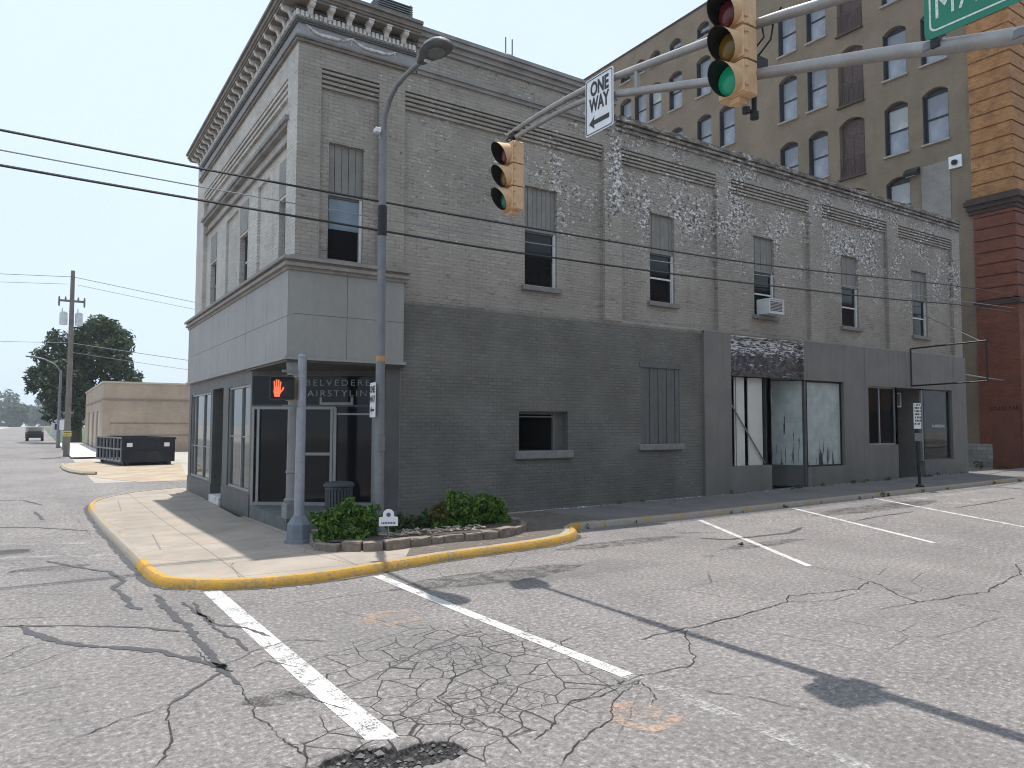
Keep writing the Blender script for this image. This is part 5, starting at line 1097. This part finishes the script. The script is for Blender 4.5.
def signal(loc, label, hang):
    t = thing('traffic_signal', label, 'traffic signal', loc, 'traffic signals on the mast arm'); x, y, z = loc
    b = MB(); SH = .352
    for i in range(3):
        z1 = z-SH*i; z0 = z1-SH+.008; b.cbox(x-.09, x+.1, y-.172, y+.172, z0, z1, .02); b.cbox(x-.115, x-.09, y-.165, y+.165, z0+.01, z1-.01, .012)
        for zz in (z0+.06, z1-.09): b.box(x-.10, x-.06, y-.19, y-.172, zz, zz+.03)
    b.build('housing', M['signal_yellow'], t)
    for i, lm in enumerate(('lens_red', 'lens_amber', 'lens_green')):
        zc = z-SH*(i+.5); n = 22; v = []; f = []; m = []
        for (dx, dz, r) in ((-.115, 0, .158), (-.36, -.02, .154), (-.355, -.02, .148), (-.117, 0, .150)):
            for j in range(n): a = 2*math.pi*j/n; cut = .0 if dx > -.2 else .21*(.5-.5*math.sin(a)); v.append((x+dx+cut, y+r*math.cos(a), zc+dz+r*math.sin(a)))
        for k_ in range(3): f += [(k_*n+j, k_*n+(j+1) % n, (k_+1)*n+(j+1) % n, (k_+1)*n+j) for j in range(n)]; m += [0 if k_ < 1 else 1]*n
        b = MB(); b.v = v; b.f = f; b.m = m; b.build('visor', [M['signal_yellow'], M['black']], t, smooth=True)
        b = MB(); prof = [(.15, 0), (.14, .02), (.1, .045), (.05, .058), (.005, .062)]; vv = [(x-.118-d, y+r*math.cos(2*math.pi*j/18), zc+r*math.sin(2*math.pi*j/18)) for r, d in prof for j in range(18)]
        b.add(vv, [(i_*18+j, i_*18+(j+1) % 18, (i_+1)*18+(j+1) % 18, (i_+1)*18+j) for i_ in range(4) for j in range(18)]+[tuple(range(72, 90))]); b.build('lens', M['lens_green_dim'] if hang and i == 2 else M[lm], t, smooth=True)
    b = MB(); b.box(x-.06, x+.06, y-.06, y+.06, z-3*SH-.05, z-3*SH+.005); b.build('end_cap', M['signal_yellow'], t)
    b = MB()
    if hang: b.lathe([(.05, 0), (.05, .06), (.03, .08), (.03, .14)], (x+.01, y, z), 10); b.box(x-.03, x+.05, y-.1, y+.06, z+.1, z+.2); b.tube([(x, y+.07, z+.05), (x-.03, y+.14, z+.1), (x, y+.07, z+.15)], .012, 6)
    else:
        b.tube([(x+.17, y-.06, z-3*SH-.16), (x+.17, y-.06, z+.12)], .028, 10); b.box(x+.03, x+.2, y-.1, y+.03, z-.78, z-.68); b.box(x+.08, x+.27, y-.16, y+.02, z-.79, z-.62); b.lathe([(.045, 0), (.045, .07)], (x+.17, y-.06, z-3*SH-.18), 10); b.lathe([(.04, 0), (.04, .06)], (x+.08, y-.03, z-3*SH-.13), 10); b.tube([(x+.08, y-.03, z-3*SH-.1), (x+.17, y-.06, z-3*SH-.1)], .02, 8)
        b.tube([(x+.16, y-.1, z-.62), (x+.16, y-.28, z-.5), (x+.18, y-.3, z-.32), (x+.2, y-.38, z-.2)], .011, 6); b.tube([(x+.16, y-.1, z-.5), (x+.16, y-.2, z-.44), (x+.16, y-.18, z-.32), (x+.16, y-.09, z-.3)], .01, 6)
    b.build('bracket', M['black'], t); return t
M['lens_green_dim'] = plain('unlit_green_lens', (.01, .12, .06), .2)
signal((AX, 9.2, 6.37), 'yellow traffic signal hanging from the far tip of the mast arm', True)
signal((AX-.12, 4.80, 6.42), 'yellow traffic signal mounted mid-arm near the green street sign', False)
ow = thing('one_way_sign', 'white rectangular one-way sign with a black left arrow on the mast arm', 'sign', (AX-.08, 7.05, 6.2)); b = MB(); SYc, SZc, SW, SHt = 7.05, 6.2, .55, .76
rr_ = roundrect(SW, SHt, .03); b.extrude([(AX-.075, SYc+u, SZc+v) for u, v in rr_], (.008, 0, 0)); b.build('plate', M['sign_white'], ow)
b = MB(); fo = roundrect(SW-.03, SHt-.03, .03); fi = roundrect(SW-.055, SHt-.055, .025); n = len(fo); b.add([(AX-.0775, SYc+u, SZc+v) for u, v in fo]+[(AX-.0775, SYc+u, SZc+v) for u, v in fi], [(j, (j+1) % n, n+(j+1) % n, n+j) for j in range(n)]); 
text_add(b, 'ONE', .25, (AX-.078, SYc-.01, SZc+.21), (0, -1, 0), (0, 0, 1), .001, bold=.009, width=.36); text_add(b, 'WAY', .25, (AX-.078, SYc, SZc-.0), (0, -1, 0), (0, 0, 1), .001, bold=.009, width=.40)
b.extrude([(AX-.077, SYc+q[0], SZc-.23+q[1]) for q in ((.2, 0), (.09, .085), (.105, .03), (-.2, .03), (-.2, -.03), (.105, -.03), (.09, -.085))], (-.002, 0, 0)); b.build('lettering', M['sign_black'], ow)
b = MB(); b.box(AX-.067, AX-.03, 7.02, 7.08, 6.4, 6.5); b.box(AX-.067, AX-.03, 7.02, 7.08, 6.26, 6.34); b.build('bracket', M['galv_dull'], ow)
sn = thing('street_name_sign', 'green street name sign with white letters fixed above the mast arm tube', 'sign', (AX-.09, 2.25, 5.4)); b = MB(); c0y, c0z, w_, h_ = 2.385, 5.385, 1.15, .47
b.extrude([(AX-.09, c0y+u, c0z+v) for u, v in roundrect(w_, h_, .05)], (.006, 0, 0)); b.build('plate', M['sign_green'], sn)
b = MB(); fo = roundrect(w_-.08, h_-.1, .05); fi = roundrect(w_-.11, h_-.13, .04); n = len(fo); b.add([(AX-.0925, c0y+u, c0z+v) for u, v in fo]+[(AX-.0925, c0y+u, c0z+v) for u, v in fi], [(j, (j+1) % n, n+(j+1) % n, n+j) for j in range(n)])
text_add(b, 'MAIN ST', .29, (AX-.0925, c0y+.03, c0z), (0, -1, 0), (0, 0, 1), .001, 1.15, width=.92); b.build('lettering', M['letter_gold'], sn)
b = MB(); b.box(AX-.084, AX-.02, 2.86, 2.92, 5.08, 5.2); b.box(AX-.084, AX-.02, 1.87, 1.93, 4.9, 5.5); b.build('bracket', M['black'], sn)

# ------------------------------------------------------------------ parking sign, wires, far things
pk = thing('parking_sign', 'black leaning sign post with a white printed notice near the far shop door', 'sign', (22.2, 11.68, zs(22.2, 11.68))); z0 = pk.location.z
b = MB(); b.tube([(22.28, 11.68, z0), (22.1, 11.68, 2.7)], .045, 8); b.lathe([(.12, 0), (.12, .04), (.05, .1)], (22.28, 11.68, z0), 8); b.build('post', M['black'], pk)
b = MB(); b.box(21.93, 22.33, 11.615, 11.63, 1.95, 2.72); b.build('plate', M['sign_white'], pk); b = MB(); b.box(21.95, 22.35, 11.615, 11.63, 1.58, 1.82); b.build('small_plate', M['galv_dull'], pk)
b = MB()
for r in range(7):
    x = 21.95+random.uniform(0, .04)
    while x < 22.27: w2 = random.uniform(.02, .09); b.box(x, min(x+w2, 22.31), 11.610, 11.614, 2.64-r*.095, 2.70-r*.095); x += w2+random.uniform(.02, .06)
b.build('print', M['sign_black'], pk)
def pline(pts, r, label, mat, sub=8, mbname='cable'):
    t = thing('power_line', label, 'overhead cable', pts[0]); b = MB(); b.tube([tuple(p) for p in s3(pts, sub)], r, 5); b.build(mbname, mat, t)
WY = 12.5
pline([(-16, WY, 6.9), (-7, WY, 6.42), (-.6, WY, 6.23), (5.1, WY, 6.19), (9.5, WY, 6.22), (14.5, WY, 6.31), (18.5, WY, 6.47), (26, WY, 6.87), (34, WY+1.2, 7.5)], .02, 'twisted black overhead cable, uppermost of the three crossing the gray facade', M['wire'])
pline([(-16, WY, 6.6), (-7, WY, 6.15), (-.6, WY, 5.94), (5.6, WY, 5.87), (9, WY, 5.90), (14.5, WY, 6.02), (22, WY, 6.25), (34, WY+1.2, 6.95)], .011, 'thin gray overhead cable, middle of the three crossing the gray facade', M['wire_pale'])
pline([(-16, WY, 6.3), (-7, WY, 5.9), (-.6, WY, 5.72), (5.6, WY, 5.64), (8.6, WY, 5.64), (14.5, WY, 5.76), (22, WY, 6.02), (27, WY, 6.26), (34, WY+1.2, 6.75)], .021, 'thick black overhead cable, lowest of the three crossing the gray facade', M['wire'])
pline([(34.0, 14.2, 3.95), (31, 13.9, 3.98), (29.27, 13.62, 4.0)], .03, 'pale conduit bridging the gap between the gray shopfront and the red brick pier', M['wire_pale'], 3)
ux_, uy_ = 1.55, 54.5
ut = thing('utility_pole', 'tall wooden utility pole with two pale transformers beside the side street', 'utility pole', (ux_, uy_, -.1)); b = MB()
b.tube([(ux_, uy_, -.1), (ux_+.02, uy_, 6), (ux_, uy_, 11.9)], [.19, .16, .12], 10); b.build('pole', M['wood_pole'], ut, smooth=True)
b = MB(); b.box(ux_-.75, ux_+.75, uy_-.1, uy_+.02, 9.85, 9.98); b.build('crossarm', M['wood_pole'], ut)
b = MB()
for dx in (-.7, -.35, .35, .7): b.lathe([(.05, 0), (.06, .1), (.03, .14), (.05, .2)], (ux_+dx, uy_-.04, 9.98), 8); b.lathe([(.05, 0), (.06, .3)], (ux_+dx*1., uy_-.1, 9.55), 8) if abs(dx) > .5 else None
b.build('insulator', M['galv_dull'], ut)
for dx in (-.43, .43):
    b = MB(); b.lathe([(.2, 0), (.23, .03), (.23, .75), (.18, .82), (.05, .86)], (ux_+dx, uy_-.05, 8.35), 14); b.lathe([(.04, 0), (.03, .25)], (ux_+dx-.08, uy_-.05, 9.18), 6); b.build('transformer', M['pale_gray'], ut, smooth=True)
b = MB(); b.lathe([(.24, 0), (.24, .34)], (ux_, uy_, 1.2), 12); b.build('marker_band', M['yellow'], ut); 
b = MB(); b.box(ux_-.2, ux_+.22, uy_-.255, uy_-.242, 1.44, 1.48); b.box(ux_-.22, ux_+.2, uy_-.255, uy_-.242, 1.28, 1.31); b.build('marker_print', M['black'], ut)
def plong(a, c, sag, r, label, group):
    A_, C_ = Vector(a), Vector(c); pts = [A_.lerp(C_, i/6)+Vector((0, 0, -sag*4*(i/6)*(1-i/6))) for i in range(7)]; pline([tuple(p) for p in pts], r, label, M['wire_pale'], 3)
plong((ux_+.05, uy_, 11.5), (40, 47, 6.8), .5, .02, 'highest gray wire running right from the wooden utility pole', None)
plong((ux_+.3, uy_, 11.0), (40, 47, 6.2), .5, .015, 'second gray wire running right from the wooden utility pole', None)
plong((ux_+.1, uy_, 7.2), (40, 47, 3.9), .5, .02, 'upper of the two low wires running right from the pole past the tree', None)
plong((ux_+.1, uy_, 6.6), (40, 47, 3.4), .6, .015, 'lowest wire running right from the pole past the tree', None)
plong((ux_-.05, uy_, 11.5), (-30, 60, 11.8), .4, .02, 'highest gray wire running left from the wooden utility pole', None)
plong((ux_-.3, uy_, 11.0), (-30, 60, 11.1), .4, .015, 'second gray wire running left from the wooden utility pole', None)
plong((ux_-.1, uy_, 7.2), (-30, 60, 7.6), .3, .015, 'low gray wire running left from the utility pole across the tree', None)
fl = thing('street_lamp', 'distant gray street lamp with its arm over the side street', 'street lamp', (1.46, 73.4, -.1)); b = MB(); b.tube([(1.46, 73.4, -.1), (1.46, 73.4, 6.6)], [.16, .09], 8); b.build('pole', M['galv_dull'], fl)
b = MB(); b.tube([(1.46, 73.4, 6.5), (1.0, 73.4, 7.1), (.2, 73.4, 7.5), (-.5, 73.4, 7.65)], .06, 6); b.build('arm', M['galv_dull'], fl); b = MB(); b.cbox(-1.1, -.4, 73.25, 73.55, 7.6, 7.75, .04); b.build('lamp_head', M['galv_dull'], fl)
rs = thing('road_sign', 'small white sign on a post at the far curb beside the distant lamp', 'sign', (1.7, 69, -.1)); b = MB(); b.tube([(1.7, 69, -.1), (1.7, 69, 2.2)], .05, 6); b.build('post', M['galv_dull'], rs); b = MB(); b.box(1.42, 1.98, 68.92, 68.94, 1.5, 2.3); b.build('plate', M['sign_white'], rs)
car = thing('parked_car', 'dark car seen from behind far down the side street', 'car', (-.35, 104, -.09)); CX, CY = -.35, 104; b = MB()
prof = [(-2.2, .3), (-2.25, .75), (-2.1, 1.0), (-1.8, 1.05), (-1.3, 1.55), (.3, 1.6), (1.0, 1.1), (2.0, .95), (2.25, .7), (2.2, .3)]
b.extrude([(CX-.9, CY+y, z) for y, z in prof], (1.8, 0, 0)); b.build('body', M['car_paint'], car)
b = MB(); b.extrude([(CX-.7, CY-1.82, 1.07), (CX+.7, CY-1.82, 1.07), (CX+.62, CY-1.36, 1.5), (CX-.62, CY-1.36, 1.5)], (0, -.02, .02)); b.build('rear_window', M['glass_gray'], car)
for sx in (-.75, .75):
    b = MB(); b.box(CX+sx-.12, CX+sx+.12, CY-2.27, CY-2.2, .75, .95); b.build('tail_light', M['tail_red'], car)
    for dy in (-1.4, 1.4): b = MB(); b.tube([(CX+sx-.12, CY+dy, .24), (CX+sx+.17, CY+dy, .24)], .33, 14); b.build('wheel', M['tyre'], car)
hs = thing('distant_house', 'small white house far down the street behind the distant lamp', 'house', (3.2, 150, -.1)); b = MB(); b.box(1.9, 4.6, 150, 158, -.2, 2.8); b.build('wall', M['house_white'], hs)
b = MB(); b.extrude([(1.7, 149.8, 2.8), (4.8, 149.8, 2.8), (3.25, 149.8, 4.2)], (0, 8.4, 0)); b.build('roof', M['galv_dull'], hs); b = MB(); b.box(2.4, 3.1, 149.9, 149.97, .9, 1.9); b.build('window', M['glass_dark'], hs)
mh = thing('manhole_cover', 'round iron manhole cover in the side street', 'manhole cover', (-.3, 14.35, zr(-.3, 14.3))); mz = mh.location.z; b = MB(); b.lathe([(.31, 0), (.31, .007), (.27, .008), (.27, .002), (.01, .002)], (-.3, 14.35, mz), 28)
for i in range(-4, 5): w2 = math.sqrt(.255**2-(i*.06)**2); b.box(-.3-w2, -.3+w2, 14.35+i*.06-.012, 14.35+i*.06+.012, mz+.002, mz+.007)
b.build('cover', plain('cast_iron', (.15, .145, .14), .8), mh)
cl0 = gp(741, 546); b = MB(); v = [Vector((random.uniform(-1, 1), random.uniform(-1, 1), random.uniform(-.7, .9))) for _ in range(14)]
import bmesh
bm = bmesh.new(); [bm.verts.new((cl0[0]+q.x*.06, cl0[1]+q.y*.05, .04+q.z*.04)) for q in v]; bmesh.ops.convex_hull(bm, input=bm.verts); me = bpy.data.meshes.new('asphalt_clod'); bm.to_mesh(me); bm.free(); me.materials.append(M['rubble']); oc = bpy.data.objects.new('asphalt_clod', me); col.objects.link(oc); tag(oc, 'dark lump of asphalt lying beside a parking line', 'debris')

wb = MB(); rw = random.Random(5)
for i in range(60):
    u = rw.random()
    if u < .45: x = rw.uniform(9, 30); y = 13.5 if x < 15 else 13.46
    elif u < .75: x = rw.uniform(8.8, 32); y = 11.28
    else: x = rw.uniform(29.4, 34); y = rw.uniform(13.8, 16)
    h = rw.uniform(.02, .09) if u < .75 else rw.uniform(.05, .16); leaves(wb, [(x, y, (zs(x, y) if u < .45 or u > .75 else zr(x, y))+h*.6, h)], 14, h*.6, rw)
tag(wb.build('weeds', M['leaf_low']), kind='stuff')
lb_ = MB()
for i in range(200):
    u = rw.random()
    if u < .93: k_ = rw.randrange(20, len(KS)-1); p = KS[k_].lerp(KS[k_+1], rw.random()); x, y = p.x+rw.gauss(0, .02), p.y-.05-abs(rw.gauss(0, .12)); z = zr(x, y)
    else: x, y = rw.uniform(1.5, 9), rw.uniform(10.4, 13); z = zs(x, y)
    sz = rw.uniform(.008, .028); a = rw.random()*3; c_, s_ = math.cos(a)*sz, math.sin(a)*sz
    lb_.poly([(x-c_, y-s_, z+.005), (x+s_*.6, y-c_*.6, z+.012), (x+c_, y+s_, z+.006), (x-s_*.6, y+c_*.6, z+.014)])
tag(lb_.build('gutter_litter', plain('dry_litter', (.16, .12, .08), .9, var=.6, scale=20)), kind='stuff')
# ------------------------------------------------------------------ haze in the air
hzb = MB(); hzb.box(-520, 520, -140, 780, -1.6, 34); hk = bpy.data.materials.new('air_haze'); hk.use_nodes = True; ht = hk.node_tree
for n_ in list(ht.nodes): ht.nodes.remove(n_)
ho = ht.nodes.new('ShaderNodeOutputMaterial'); hv = ht.nodes.new('ShaderNodeVolumePrincipled'); hv.inputs['Color'].default_value = (.86, .93, 1, 1); hv.inputs['Density'].default_value = .0004; hv.inputs['Anisotropy'].default_value = .2
ht.links.new(hv.outputs[0], ho.inputs['Volume']); tag(hzb.build('haze', hk), kind='stuff')
